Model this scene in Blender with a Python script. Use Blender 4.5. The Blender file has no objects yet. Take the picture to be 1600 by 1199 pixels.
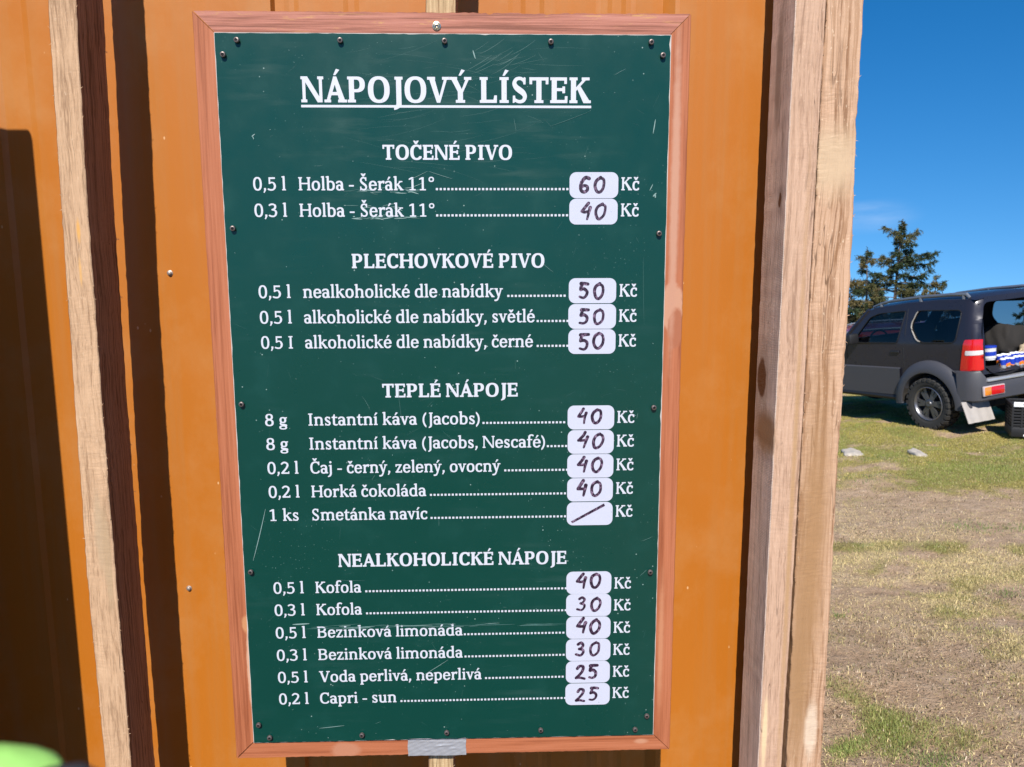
import bpy, bmesh, math, random
import numpy as np
from mathutils import Vector, Matrix
from mathutils.geometry import tessellate_polygon, delaunay_2d_cdt
scene = bpy.context.scene
COL = scene.collection
random.seed(7); RNG = np.random.default_rng(7)
R = math.radians

# ================================================================ camera
SZ = 1.966                                   # height of the top edge of the menu sign (world Z)
CAM = Vector((0.408, -1.1911, SZ - 0.3459))
yaw, pitch, roll = 0.0302, -0.1518, -0.0028
fw = Vector((math.sin(yaw)*math.cos(pitch), math.cos(yaw)*math.cos(pitch), math.sin(pitch)))
r0 = Vector((math.cos(yaw), -math.sin(yaw), 0)); u0 = r0.cross(fw)
rt = r0*math.cos(roll) + u0*math.sin(roll); up = u0*math.cos(roll) - r0*math.sin(roll)
cd = bpy.data.cameras.new('camera'); cam = bpy.data.objects.new('camera', cd); COL.objects.link(cam)
cam.matrix_world = Matrix(((rt.x, up.x, -fw.x, CAM.x), (rt.y, up.y, -fw.y, CAM.y), (rt.z, up.z, -fw.z, CAM.z), (0, 0, 0, 1)))
cd.sensor_width = 36; cd.lens = 36*1250/1600; cd.clip_start = 0.02; cd.clip_end = 20000
cd.dof.use_dof = True; cd.dof.focus_distance = 1.24; cd.dof.aperture_fstop = 17
scene.camera = cam
scene.cycles.diffuse_bounces = 2

# ================================================================ sky and sun
SUN = Vector((-0.157, -1.0, 0.95)).normalized()
world = bpy.data.worlds.new('World'); scene.world = world; world.use_nodes = True
nt = world.node_tree; nt.nodes.clear()
def wn(t, **k):
    n = nt.nodes.new(t)
    for a, b in k.items(): setattr(n, a, b)
    return n
tc = wn('ShaderNodeTexCoord')
mp = wn('ShaderNodeVectorMath', operation='MULTIPLY_ADD'); mp.inputs[1].default_value = (1, 1, 0.85); mp.inputs[2].default_value = (0, 0, 0.17)
sky = wn('ShaderNodeTexSky', sky_type='NISHITA', sun_disc=False, sun_elevation=math.asin(SUN.z), sun_rotation=math.atan2(SUN.x, SUN.y),
         altitude=1400, air_density=1.0, dust_density=0.25, ozone_density=3.0)
hs = wn('ShaderNodeHueSaturation'); hs.inputs['Saturation'].default_value = 1.38; hs.inputs['Value'].default_value = 1.10
# a thin wisp of cirrus low in the sky
cdir = Vector((0.420, 0.905, 0.050)).normalized()
sub = wn('ShaderNodeVectorMath', operation='SUBTRACT'); sub.inputs[1].default_value = cdir
scl = wn('ShaderNodeVectorMath', operation='MULTIPLY'); scl.inputs[1].default_value = (14, 14, 40)
ln = wn('ShaderNodeVectorMath', operation='LENGTH')
blob = wn('ShaderNodeMapRange'); blob.inputs[1].default_value = 1.0; blob.inputs[2].default_value = 0.0; blob.interpolation_type = 'SMOOTHSTEP'
cn = wn('ShaderNodeTexNoise'); cn.inputs['Scale'].default_value = 1.0; cn.inputs['Detail'].default_value = 5
cs = wn('ShaderNodeVectorMath', operation='MULTIPLY'); cs.inputs[1].default_value = (14, 14, 60)
cm = wn('ShaderNodeMapRange'); cm.inputs[1].default_value = .35; cm.inputs[2].default_value = .75
mu = wn('ShaderNodeMath', operation='MULTIPLY'); mu2 = wn('ShaderNodeMath', operation='MULTIPLY'); mu2.inputs[1].default_value = .30
mix = wn('ShaderNodeMix', data_type='RGBA'); mix.inputs[7].default_value = (6.5, 7.5, 9, 1)
bg = wn('ShaderNodeBackground'); bg.inputs['Strength'].default_value = 0.10; wo = wn('ShaderNodeOutputWorld')
L = nt.links.new
L(tc.outputs['Generated'], mp.inputs[0]); L(mp.outputs[0], sky.inputs[0]); L(sky.outputs[0], hs.inputs['Color'])
L(tc.outputs['Generated'], sub.inputs[0]); L(sub.outputs[0], scl.inputs[0]); L(scl.outputs[0], ln.inputs[0]); L(ln.outputs['Value'], blob.inputs[0])
L(tc.outputs['Generated'], cs.inputs[0]); L(cs.outputs[0], cn.inputs['Vector']); L(cn.outputs['Fac'], cm.inputs[0])
L(blob.outputs[0], mu.inputs[0]); L(cm.outputs[0], mu.inputs[1]); L(mu.outputs[0], mu2.inputs[0]); L(mu2.outputs[0], mix.inputs[0])
L(hs.outputs[0], mix.inputs[6]); L(mix.outputs[2], bg.inputs['Color']); L(bg.outputs[0], wo.inputs[0])
sl = bpy.data.lights.new('sun', 'SUN'); sl.energy = 4.7; sl.angle = R(0.5); sl.color = (1.0, 0.95, 0.87)
so = bpy.data.objects.new('sun', sl); COL.objects.link(so); so.rotation_euler = (-SUN).to_track_quat('-Z', 'Y').to_euler(); so.location = (0, -6, 8)
scene.view_settings.view_transform = 'Standard'; scene.view_settings.look = 'None'
scene.view_settings.exposure = 0.35; scene.view_settings.gamma = 1.0; scene.view_settings.use_curve_mapping = False

# ================================================================ helpers
def link(o, parent=None):
    COL.objects.link(o)
    if parent is not None: o.parent = parent
    return o
def tag(o, label=None, cat=None, group=None, kind=None):
    if label: o['label'] = label
    if cat: o['category'] = cat
    if group: o['group'] = group
    if kind: o['kind'] = kind
    return o
def empty(name, loc=(0, 0, 0), rot=None):
    o = bpy.data.objects.new(name, None); o.empty_display_size = .05; o.location = loc
    if rot is not None: o.rotation_euler = rot
    return link(o)
def mesh_obj(name, verts, faces, mats, parent=None, midx=None, smooth=False, cols=None):
    me = bpy.data.meshes.new(name); me.from_pydata([tuple(v) for v in verts], [], [tuple(f) for f in faces])
    for m in (mats if isinstance(mats, (list, tuple)) else [mats]): me.materials.append(m)
    if midx is not None: me.polygons.foreach_set('material_index', midx)
    if smooth: me.polygons.foreach_set('use_smooth', [True]*len(me.polygons))
    me.update(); return link(bpy.data.objects.new(name, me), parent)
class MB:
    """collects shapes into one mesh"""
    def __init__(s): s.v = []; s.f = []; s.m = []
    def add(s, v, f, m=0):
        b = len(s.v); s.v += [tuple(p) for p in v]; s.f += [tuple(i + b for i in q) for q in f]; s.m += [m]*len(f); return s
    def box(s, x0, x1, y0, y1, z0, z1, m=0, bev=0.0):
        if bev <= 0:
            v = [(x, y, z) for x in (x0, x1) for y in (y0, y1) for z in (z0, z1)]
            return s.add(v, [(0, 1, 3, 2), (4, 6, 7, 5), (0, 4, 5, 1), (2, 3, 7, 6), (0, 2, 6, 4), (1, 5, 7, 3)], m)
        bm = bmesh.new(); bmesh.ops.create_cube(bm, size=1)
        for q in bm.verts: q.co = Vector(((x0+x1)/2 + q.co.x*(x1-x0), (y0+y1)/2 + q.co.y*(y1-y0), (z0+z1)/2 + q.co.z*(z1-z0)))
        bmesh.ops.bevel(bm, geom=bm.edges[:], offset=bev, segments=2, affect='EDGES', profile=.5)
        bm.verts.ensure_lookup_table(); v = [tuple(q.co) for q in bm.verts]; f = [tuple(x.index for x in q.verts) for q in bm.faces]; bm.free()
        return s.add(v, f, m)
    def tube(s, pts, rad, n=8, m=0, cap=True):
        pts = [Vector(p) for p in pts]; rad = rad if isinstance(rad, (list, tuple)) else [rad]*len(pts); v = []; f = []
        for i, p in enumerate(pts):
            t = (pts[min(i+1, len(pts)-1)] - pts[max(i-1, 0)]).normalized(); a = t.orthogonal() if abs(t.z) > .9 else t.cross(Vector((0, 0, 1)))
            a.normalize(); b = t.cross(a)
            for k in range(n): q = 2*math.pi*k/n; v.append(p + (a*math.cos(q) + b*math.sin(q))*rad[i])
        for i in range(len(pts)-1):
            for k in range(n): f.append((i*n+k, i*n+(k+1) % n, (i+1)*n+(k+1) % n, (i+1)*n+k))
        if cap: f += [tuple(range(n))[::-1], tuple(range((len(pts)-1)*n, len(pts)*n))]
        return s.add(v, f, m)
    def lathe(s, prof, axis='y', n=24, c=(0, 0, 0), m=0, closed=False):
        """prof: (radius, along-axis) pairs"""
        v = []; f = []; k = len(prof)
        for i in range(n):
            q = 2*math.pi*i/n; ca, sa = math.cos(q), math.sin(q)
            for rr, a in prof:
                p = {'y': (rr*ca, a, rr*sa), 'z': (rr*ca, rr*sa, a), 'x': (a, rr*ca, rr*sa)}[axis]; v.append((p[0]+c[0], p[1]+c[1], p[2]+c[2]))
        for i in range(n):
            j = (i+1) % n
            for a in range(k-1 if not closed else k): b = (a+1) % k; f.append((i*k+a, i*k+b, j*k+b, j*k+a))
        return s.add(v, f, m)
    def grid(s, P, m=0):
        h = len(P); w = len(P[0]); v = [p for row in P for p in row]
        return s.add(v, [(i*w+j, i*w+j+1, (i+1)*w+j+1, (i+1)*w+j) for i in range(h-1) for j in range(w-1)], m)
    def build(s, name, mats, parent=None, smooth=False):
        o = mesh_obj(name, s.v, s.f, mats, parent, s.m, smooth)
        if smooth:
            bm = bmesh.new(); bm.from_mesh(o.data); bmesh.ops.recalc_face_normals(bm, faces=bm.faces[:])
            for e in bm.edges:
                if len(e.link_faces) == 2 and e.calc_face_angle(0) > .7: e.smooth = False
            bm.to_mesh(o.data); bm.free()
        else:
            bm = bmesh.new(); bm.from_mesh(o.data); bmesh.ops.recalc_face_normals(bm, faces=bm.faces[:]); bm.to_mesh(o.data); bm.free()
        return o
def copy_tree(o, parent=None):
    c = o.copy(); COL.objects.link(c); c.parent = parent
    for ch in list(o.children): copy_tree(ch, c)
    return c

# ================================================================ materials
class NT:
    def __init__(s, name):
        s.mat = bpy.data.materials.new(name); s.mat.use_nodes = True; s.t = s.mat.node_tree; s.b = s.t.nodes['Principled BSDF']
        s.tc = s.t.nodes.new('ShaderNodeTexCoord'); s.obj = s.tc.outputs['Object']
    def n(s, t, **k):
        q = s.t.nodes.new(t)
        for a, b in k.items(): setattr(q, a, b)
        return q
    def l(s, a, b): s.t.links.new(a, b)
    def set(s, **k):
        for a, b in k.items():
            i = s.b.inputs[a.replace('_', ' ')]
            if hasattr(b, 'links') or isinstance(b, bpy.types.NodeSocket): s.l(b, i)
            else: i.default_value = (*b, 1) if isinstance(b, tuple) and len(b) == 3 else b
        return s
    def mapping(s, scale, rot=(0, 0, 0), loc=(0, 0, 0), src=None):
        q = s.n('ShaderNodeMapping'); q.inputs['Scale'].default_value = scale; q.inputs['Rotation'].default_value = rot; q.inputs['Location'].default_value = loc
        s.l(src or s.obj, q.inputs[0]); return q.outputs[0]
    def noise(s, scale=1.0, detail=4, vec=None, rough=.55, dist=0.0):
        q = s.n('ShaderNodeTexNoise'); q.inputs['Scale'].default_value = scale; q.inputs['Detail'].default_value = detail
        q.inputs['Roughness'].default_value = rough; q.inputs['Distortion'].default_value = dist; s.l(vec or s.obj, q.inputs['Vector']); return q.outputs['Fac']
    def ramp(s, fac, *stops):
        q = s.n('ShaderNodeValToRGB'); e = q.color_ramp.elements
        while len(e) < len(stops): e.new(.5)
        for el, (p, c) in zip(e, stops): el.position = p; el.color = (*c, 1) if isinstance(c, tuple) else (c, c, c, 1)
        s.l(fac, q.inputs[0]); return q.outputs[0]
    def rng(s, v, a, b, c=0.0, d=1.0, smooth=False):
        q = s.n('ShaderNodeMapRange'); q.interpolation_type = 'SMOOTHSTEP' if smooth else 'LINEAR'
        for i, x in enumerate((a, b, c, d)): q.inputs[i+1].default_value = x
        s.l(v, q.inputs[0]); return q.outputs[0]
    def math(s, op, a, b=None):
        q = s.n('ShaderNodeMath', operation=op)
        for i, x in enumerate((a, b)):
            if x is None: continue
            if isinstance(x, (int, float)): q.inputs[i].default_value = x
            else: s.l(x, q.inputs[i])
        return q.outputs[0]
    def mix(s, f, a, b, mode='MIX'):
        q = s.n('ShaderNodeMix', data_type='RGBA', blend_type=mode)
        for i, x in ((0, f), (6, a), (7, b)):
            if isinstance(x, (int, float)): q.inputs[i].default_value = x
            elif isinstance(x, tuple): q.inputs[i].default_value = (*x, 1)
            else: s.l(x, q.inputs[i])
        return q.outputs[2]
    def bump(s, h, strength=.3, dist=.001):
        q = s.n('ShaderNodeBump'); q.inputs['Strength'].default_value = strength; q.inputs['Distance'].default_value = dist; s.l(h, q.inputs['Height']); s.l(q.outputs[0], s.b.inputs['Normal'])
    def spot(s, c, size, soft=.35, wob=.25):
        """mask of an ellipse round a point, uneven edge"""
        a = s.n('ShaderNodeVectorMath', operation='SUBTRACT'); a.inputs[1].default_value = c; s.l(s.obj, a.inputs[0])
        b = s.n('ShaderNodeVectorMath', operation='DIVIDE'); b.inputs[1].default_value = size; s.l(a.outputs[0], b.inputs[0])
        d = s.n('ShaderNodeVectorMath', operation='LENGTH'); s.l(b.outputs[0], d.inputs[0])
        w = s.math('ADD', d.outputs['Value'], s.math('MULTIPLY', s.math('SUBTRACT', s.noise(70, 3), .5), wob*2))
        return s.rng(w, 1.0 + soft/2, 1.0 - soft/2, 0, 1, True)
def plain(name, col, rough=.5, metal=0.0, coat=0.0, var=.12, vscale=30, spec=.5, bump=0.0):
    m = NT(name); f = m.noise(vscale, 4)
    m.set(Base_Color=m.mix(f, tuple(c*(1-var) for c in col), tuple(min(1, c*(1+var)) for c in col)), Metallic=metal, Coat_Weight=coat, Coat_Roughness=.08, Specular_IOR_Level=spec)
    m.set(Roughness=m.rng(m.noise(vscale*2.3, 3), .2, .8, max(.02, rough-.08), min(1, rough+.1)))
    if bump: m.bump(m.noise(vscale*6, 5), bump, .002)
    return m.mat
def wood(name, light, dark, axis='z', saw=.3, rough=.75, grain=1.0, knots=(), stains=(), ring=.5, sawdir=(0, 0, 1), weather=None, sawline=0.0, streak=(.34, .17, .075), flecks=0.0):
    """sawn timber: fibres along `axis`, growth rings, saw marks across, knots at given points"""
    m = NT(name); k = {'x': 0, 'y': 1, 'z': 2}[axis]
    def sc(a, b): v = [a, a, a]; v[k] = b; return tuple(v)
    wv = m.n('ShaderNodeTexNoise'); wv.inputs['Scale'].default_value = 1; wv.inputs['Detail'].default_value = 3; m.l(m.mapping(sc(14, 5)), wv.inputs['Vector'])
    w0 = m.n('ShaderNodeVectorMath', operation='MULTIPLY_ADD'); w0.inputs[1].default_value = (.022, .022, .022); m.l(wv.outputs['Color'], w0.inputs[0]); m.l(m.obj, w0.inputs[2]); warped = w0.outputs[0]
    fine = m.noise(1.0, 5, m.mapping(sc(420*grain, 30*grain), src=warped), .72)
    mid = m.noise(1.0, 5, m.mapping(sc(150*grain, 4.5), src=warped), .65, .3)
    rv = m.n('ShaderNodeTexNoise'); rv.inputs['Scale'].default_value = 1; rv.inputs['Detail'].default_value = 2; rv.inputs['Roughness'].default_value = .4; m.l(m.mapping(sc(230*grain, 2.0), src=warped), rv.inputs['Vector'])
    blotch = m.noise(1.0, 4, m.mapping(sc(22, 9)), .6)
    lines = m.rng(rv.outputs['Fac'], .36, .52)
    g = m.math('ADD', m.math('ADD', m.math('MULTIPLY', mid, .36), m.math('MULTIPLY', blotch, .18)), m.math('ADD', m.math('MULTIPLY', lines, .16*ring), m.math('MULTIPLY', fine, .46 - .10*ring)))
    col = m.ramp(g, (.42, tuple(x*.85 for x in dark)), (.51, tuple(a*.6 + b*.4 for a, b in zip(light, dark))), (.62, light))
    lines2 = m.rng(m.noise(1.0, 3, m.mapping(sc(310*grain, 3.2), src=warped), .6), .50, .60); col = m.mix(m.math('MULTIPLY', m.math('MULTIPLY', lines2, ring*.55), m.rng(blotch, .3, .6, .45, 1)), col, streak)
    ck = m.math('ABSOLUTE', m.math('SUBTRACT', m.noise(1.0, 2, m.mapping(sc(75*grain, 1.7), src=warped), .5), .5)); crack = m.math('MULTIPLY', m.rng(ck, .010, .003), m.rng(m.noise(1.0, 2, m.mapping(sc(30, 6))), .50, .60)); col = m.mix(m.math('MULTIPLY', crack, .8), col, tuple(x*.35 for x in dark))
    if flecks: col = m.mix(m.math('MULTIPLY', m.rng(m.noise(1.0, 2, m.mapping(sc(300, 110))), .66, .72), flecks), col, (.86, .66, .46))
    if sawline:
        wv2 = m.n('ShaderNodeTexWave', wave_type='BANDS', bands_direction='Z'); wv2.inputs['Scale'].default_value = 120; wv2.inputs['Distortion'].default_value = 2.2; wv2.inputs['Detail'].default_value = 3; wv2.inputs['Detail Scale'].default_value = .7
        m.l(m.mapping((1, 1, 1), rot=(R(8), 0, 0)), wv2.inputs['Vector']); col = m.mix(m.math('MULTIPLY', m.rng(wv2.outputs['Fac'], .55, .15), m.math('MULTIPLY', m.rng(m.noise(1.0, 3, m.mapping(sc(26, 12))), .35, .65), sawline)), col, tuple(x*.45 for x in dark))
    if weather: col = m.mix(m.rng(m.noise(5, 5, m.mapping(sc(8, 2))), .35, .75, 0, .8), col, weather)
    for c, size, colr, soft in stains: col = m.mix(m.spot(c, size, soft), col, colr)
    for c, size in knots:
        kd = m.spot(c, tuple(x*1.9 for x in size), .9, .3); col = m.mix(m.math('MULTIPLY', kd, .55), col, tuple(x*.62 for x in dark))
        kk = m.spot(c, size, .3, .2); col = m.mix(kk, col, (.13, .05, .018))
    sv = [46, 46, 46]; sv[k] = 330
    sawn = m.noise(1.0, 4, m.mapping(tuple(sv), rot=(0, R(9) if axis == 'z' else 0, 0), src=warped), .65); msk = m.rng(m.noise(1.0, 3, m.mapping(sc(16, 7))), .40, .62, .15, 1)
    sawn = m.math('ADD', m.math('MULTIPLY', m.math('SUBTRACT', sawn, .5), msk), .5)
    h = m.math('ADD', m.math('MULTIPLY', fine, .7), m.math('MULTIPLY', sawn, saw))
    col = m.mix(m.math('MULTIPLY', m.rng(sawn, .60, .36, 0, 1), saw*.75), col, tuple(x*.50 for x in dark))
    m.set(Base_Color=col, Roughness=rough, Specular_IOR_Level=.25); m.bump(h, .9, .0022); return m.mat

GX0, GY0, GS = -120.0, -280.0, 7.0
_gx = np.arange(GX0, 1180.0, GS); _gy = np.arange(GY0, 1020.0, GS)
PX, PY = np.meshgrid(_gx, _gy)
def f_poly(pts):
    n = len(pts); d = np.full(PX.shape, 1e9); s = np.ones(PX.shape)
    j = n - 1
    for i in range(n):
        xi, yi = pts[i]; xj, yj = pts[j]
        ex, ey = xj - xi, yj - yi
        wx, wy = PX - xi, PY - yi
        t = np.clip((wx*ex + wy*ey) / (ex*ex + ey*ey + 1e-9), 0, 1)
        d = np.minimum(d, (wx - ex*t)**2 + (wy - ey*t)**2)
        c1 = PY >= yi; c2 = PY < yj; c3 = ex*wy > ey*wx
        flip = (c1 & c2 & c3) | (~c1 & ~c2 & ~c3)
        s = np.where(flip, -s, s); j = i
    return s * np.sqrt(d)
def f_rect(x0, y0, x1, y1): return np.maximum(np.maximum(x0 - PX, PX - x1), np.maximum(y0 - PY, PY - y1))
def f_ell(cx, cy, a, b): return (np.sqrt(((PX - cx)/a)**2 + ((PY - cy)/b)**2) - 1) * min(a, b)
def f_sell(cx, cy, a, b, n=2.35): return ((np.abs((PX - cx)/a)**n + np.abs((PY - cy)/b)**n)**(1/n) - 1) * min(a, b)
def U(*f):
    r = f[0]
    for g in f[1:]: r = np.minimum(r, g)
    return r
def I(*f):
    r = f[0]
    for g in f[1:]: r = np.maximum(r, g)
    return r
def D(a, b): return np.maximum(a, -b)
def ring(cx, cy, a, b, th, tv): return D(f_sell(cx, cy, a, b), f_sell(cx, cy, max(a - th, 4), max(b - tv, 4)))
def f_cap(pts, ws):                       # a pen line of changing width through points
    r = np.full(PX.shape, 1e9)
    for (x0, y0), (x1, y1), w0, w1 in zip(pts[:-1], pts[1:], ws[:-1], ws[1:]):
        ex, ey = x1 - x0, y1 - y0
        t = np.clip(((PX - x0)*ex + (PY - y0)*ey) / (ex*ex + ey*ey + 1e-9), 0, 1)
        r = np.minimum(r, np.hypot(PX - x0 - ex*t, PY - y0 - ey*t) - (w0 + (w1 - w0)*t)/2)
    return r
def spline(pts, n=10):
    P = [pts[0]] + list(pts) + [pts[-1]]; out = []
    for i in range(1, len(P) - 2):
        p0, p1, p2, p3 = [np.array(q, float) for q in P[i-1:i+3]]
        for k in range(n):
            t = k / n
            out.append(tuple(.5*((2*p1) + (p2 - p0)*t + (2*p0 - 5*p1 + 4*p2 - p3)*t*t + (3*p1 - p0 - 3*p2 + p3)*t**3)))
    out.append(tuple(pts[-1])); return out
def pen(pts, w0, w1=None, n=8):
    q = spline(pts, n); w1 = w0 if w1 is None else w1
    return f_cap(q, list(np.linspace(w0, w1, len(q))))
XH, CAP, ASC, DESC = 470, 667, 722, -205
ACC = {'á':('a','´'),'é':('e','´'),'í':('ı','´'),'ý':('y','´'),'ě':('e','ˇ'),'č':('c','ˇ'),'Á':('A','´'),'É':('E','´'),
       'Í':('I','´'),'Ý':('Y','´'),'Č':('C','ˇ'),'Š':('S','ˇ')}
def glyph(ch, bold):
    """field (negative inside) and advance width of one letter"""
    S, T, F, L = (138, 66, 62, 44) if bold else (96, 56, 52, 46)
    if ch in ACC:
        base, m = ACC[ch]; g, w = glyph(base, bold)
        cx = {'ı':118, 'a':205, 'e':225, 'y':225, 'c':225}.get(base, w/2 + (0 if base != 'A' else 8)); y0 = CAP if base.isupper() else XH
        y0 += 48 if base.isupper() else 70
        if bold: cx = w/2 + 10
        if m == '´':
            h = 150 if bold else 158
            a = f_poly([(cx - 48, y0), (cx + (2 if bold else -2), y0), (cx + 118, y0 + h - 22), (cx + 30, y0 + h)])
        else:
            a = f_poly([(cx - 128, y0 + 142), (cx - 42, y0 + 142), (cx, y0 + 78), (cx + 42, y0 + 142), (cx + 128, y0 + 142), (cx + 38, y0), (cx - 38, y0)])
        return U(g, a), w
    R, P = f_rect, f_poly
    def stem(x, y0, y1, lo='b', hi='b', s=S, l=L):
        g = R(x, y0, x + s, y1)
        if 'l' in lo or 'b' in lo: g = U(g, R(x - l, y0, x + s/2, y0 + F))
        if 'r' in lo or 'b' in lo: g = U(g, R(x + s/2, y0, x + s + l, y0 + F))
        if 'l' in hi or 'b' in hi: g = U(g, R(x - l, y1 - F, x + s/2, y1))
        if 'r' in hi or 'b' in hi: g = U(g, R(x + s/2, y1 - F, x + s + l, y1))
        return g
    def flag(x, y, s=S): return U(R(x - 52, y - 62, x + s*.6, y - 14), P([(x - 52, y - 20), (x + s, y), (x + s, y - 70), (x - 52, y - 62)]))
    def quad(f, x0, y0, x1, y1): return I(f, R(x0, y0, x1, y1))
    B = 20 if bold else 0
    # ---- capitals
    if ch == 'N':
        w = 690; return U(stem(62, 0, CAP, 'b', 'l', T + B/2), stem(w - 62 - T - B/2, 0, CAP, '', 'b', T + B/2), P([(58, CAP), (62 + S*1.02, CAP), (w - 62, 0), (w - 62 - S*.95, 0)])), w
    if ch == 'A':
        w = 640 + B; return U(P([(58, 0), (58 + T + 12, 0), (w/2 + 14, CAP - 120), (w/2 - 20, CAP), (w/2 - 44, CAP)]), P([(w/2 - 50, CAP), (w/2 + 36, CAP), (w - 42, 0), (w - 52 - S*1.06, 0), (w/2 - 36, CAP - 90)]),
            R(150, 190, w - 170, 190 + T + 4), R(8, 0, 190, F), R(w - 250, 0, w - 2, F)), w
    if ch == 'P':
        w = 575 + B; o = quad(ring(300, 468, 225 + B/2, 199, S, T), 300, 200, 700, 700)
        return U(stem(78, 0, CAP, 'b', 'l'), o, R(100, CAP - T, 302, CAP), R(100, 269, 302, 269 + T)), w
    if ch == 'B':
        w = 610; return U(stem(78, 0, CAP, 'l', 'l'), quad(ring(300, 505, 215, 162, S, T), 300, 300, 700, 700), quad(ring(300, 188, 250, 188, S, T), 300, -10, 700, 400),
            R(100, CAP - T, 302, CAP), R(100, 325, 302, 325 + T), R(100, 0, 302, T)), w
    if ch == 'O':
        w = 690 + B; return ring(w/2, CAP/2, w/2 - 42, CAP/2 + 10, S + 6, T), w
    if ch == 'J':
        w = 350 + B; x = w - 68 - S
        return U(stem(x, -60, CAP, '', 'b'), P([(x, -40), (x + S, -40), (x + S*.72, -128), (x + 6, -176), (x - 70, -196), (x - 76, -150), (x - 20, -112)])), w
    if ch in 'VY':
        w = 630 + B; yb = 0 if ch == 'V' else 270
        if ch == 'V':
            g = U(P([(46, CAP), (46 + S*1.08, CAP), (w/2 + 34, 120), (w/2 + 40, 0), (w/2 - 44, 0)]), P([(w - 62 - T, CAP), (w - 58, CAP), (w/2 + 44, 0), (w/2 - 10, 0), (w/2 + 10, 90)]))
        else:
            g = U(R(w/2 - S/2, 0, w/2 + S/2, 300), R(w/2 - S/2 - 62, 0, w/2 + S/2 + 62, F), P([(36, CAP), (36 + S*1.1, CAP), (w/2 + S/2, 290), (w/2 + S/2, 230), (w/2 - S/2, 240), (w/2 - S/2, 290)]),
                  P([(w - 66 - T, CAP), (w - 48, CAP), (w/2 + S/2, 270), (w/2 + S/2 - 60, 262)]))
        return U(g, R(2, CAP - F, 225, CAP), R(w - 205, CAP - F, w - 4, CAP)), w
    if ch == 'L':
        w = 545 + B; return U(stem(78, 0, CAP, 'l', 'b'), R(100, 0, w - 40, T + 4), P([(w - 34 - T, 185), (w - 34, 185), (w - 38, 0), (w - 110, 0), (w - 60 - T, 60)])), w
    if ch == 'E':
        w = 555 + B; return U(stem(78, 0, CAP, 'l', 'l'), R(100, 0, w - 50, T + 4), R(100, CAP - T - 4, w - 66, CAP), R(100, 318, w - 150, 318 + T),
            P([(w - 36 - T, 172), (w - 36, 172), (w - 42, 0), (w - 110, 0)]), P([(w - 58 - T, CAP - 160), (w - 58, CAP - 160), (w - 58, CAP), (w - 120, CAP)]), R(w - 178, 262, w - 178 + T, 428)), w
    if ch in 'Ss':
        H, w = (CAP, 520 + B) if ch == 'S' else (XH, 404); k = H/667; c = w/2; hw = (1 if ch == 'S' else 1.1)*(1 + B/200)
        X = lambda q: c + q*k*hw
        pts = [(X(128), H - 92*k), (X(40), H - T/2 + 4), (X(-80), H - 44*k), (X(-138), H - 150*k), (X(-92), H - 255*k), (X(0), H/2 + 2*k), (X(100), 258*k), (X(146), 160*k), (X(98), 54*k), (X(-20), T/2 - 4), (X(-130), 78*k)]
        q = spline(pts, 8); n = len(q); ws = [T + 4 + (S + 4 - T)*np.exp(-((i/n - .5)/.22)**2) + .25*S*np.exp(-((i/n)/.08)**2)*0 for i in range(n)]
        return U(f_cap(q, ws), P([(X(112), H - 178*k), (X(158), H - 178*k), (X(160), H - 10), (X(126), H + 2), (X(96), H - 50*k)]), P([(X(-176), 0), (X(-140), 6), (X(-110), 60*k), (X(-124), 182*k), (X(-172), 182*k)])), w
    if ch == 'T':
        w = 600 + B; c = w/2; return U(stem(c - S/2, 0, CAP, 'b', '', l=L + 14), R(44, CAP - T - 4, w - 44, CAP), P([(30, CAP), (100, CAP), (36 + T, CAP - 172), (36, CAP - 172)]), P([(w - 30, CAP), (w - 100, CAP), (w - 36 - T, CAP - 172), (w - 36, CAP - 172)])), w
    if ch == 'K':
        w = 640 + B; x = 78 + S; return U(stem(78, 0, CAP, 'b', 'b'), P([(x - 20, 300), (x - 20, 372), (w - 190, CAP - 20), (w - 110, CAP - 20)]), P([(x + 50, 372), (x + 130, 440), (w - 24, 30), (w - 24, 0), (w - 70 - S, 0)]),
            R(w - 262, CAP - F, w - 42, CAP), R(w - 210, 0, w + 2, F)), w
    if ch == 'C':
        w = 590 + B; g = D(ring(330 + B/2, CAP/2, 290 + B/2, CAP/2 + 10, S + 6, T + 6), R(395 + B, 150, 900, CAP - 170))
        g = I(g, R(-100, -100, w - 44, 900)); return U(g, P([(w - 48 - T, CAP - 190), (w - 46, CAP - 190), (w - 42, CAP + 4), (w - 84, CAP + 4), (w - 90, CAP - 80)]), P([(w - 80, 60), (w - 36, 110), (w - 62, 150), (w - 140, 80)])), w
    if ch == 'I':
        w = 330 + B*2.2; return stem(w/2 - S/2, 0, CAP, l=L + 16), w
    if ch == 'H':
        w = 700 + B*2; return U(stem(78, 0, CAP), stem(w - 78 - S, 0, CAP), R(120, 318, w - 120, 318 + T)), w
    # ---- small letters
    bw = 245
    if ch in 'ıi':
        g = U(stem(88, 0, XH, 'b', ''), flag(88, XH)); 
        if ch == 'i': g = U(g, f_ell(126, 632, 56, 56))
        return g, 262
    if ch == 'j': return U(stem(96, -60, XH, '', ''), flag(96, XH), f_ell(134, 632, 56, 56), P([(96, -30), (182, -30), (150, -130), (84, -190), (-20, -215), (-28, -165), (50, -130)])), 262
    if ch == 'l': return U(stem(88, 0, ASC, 'b', ''), flag(88, ASC)), 262
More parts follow.
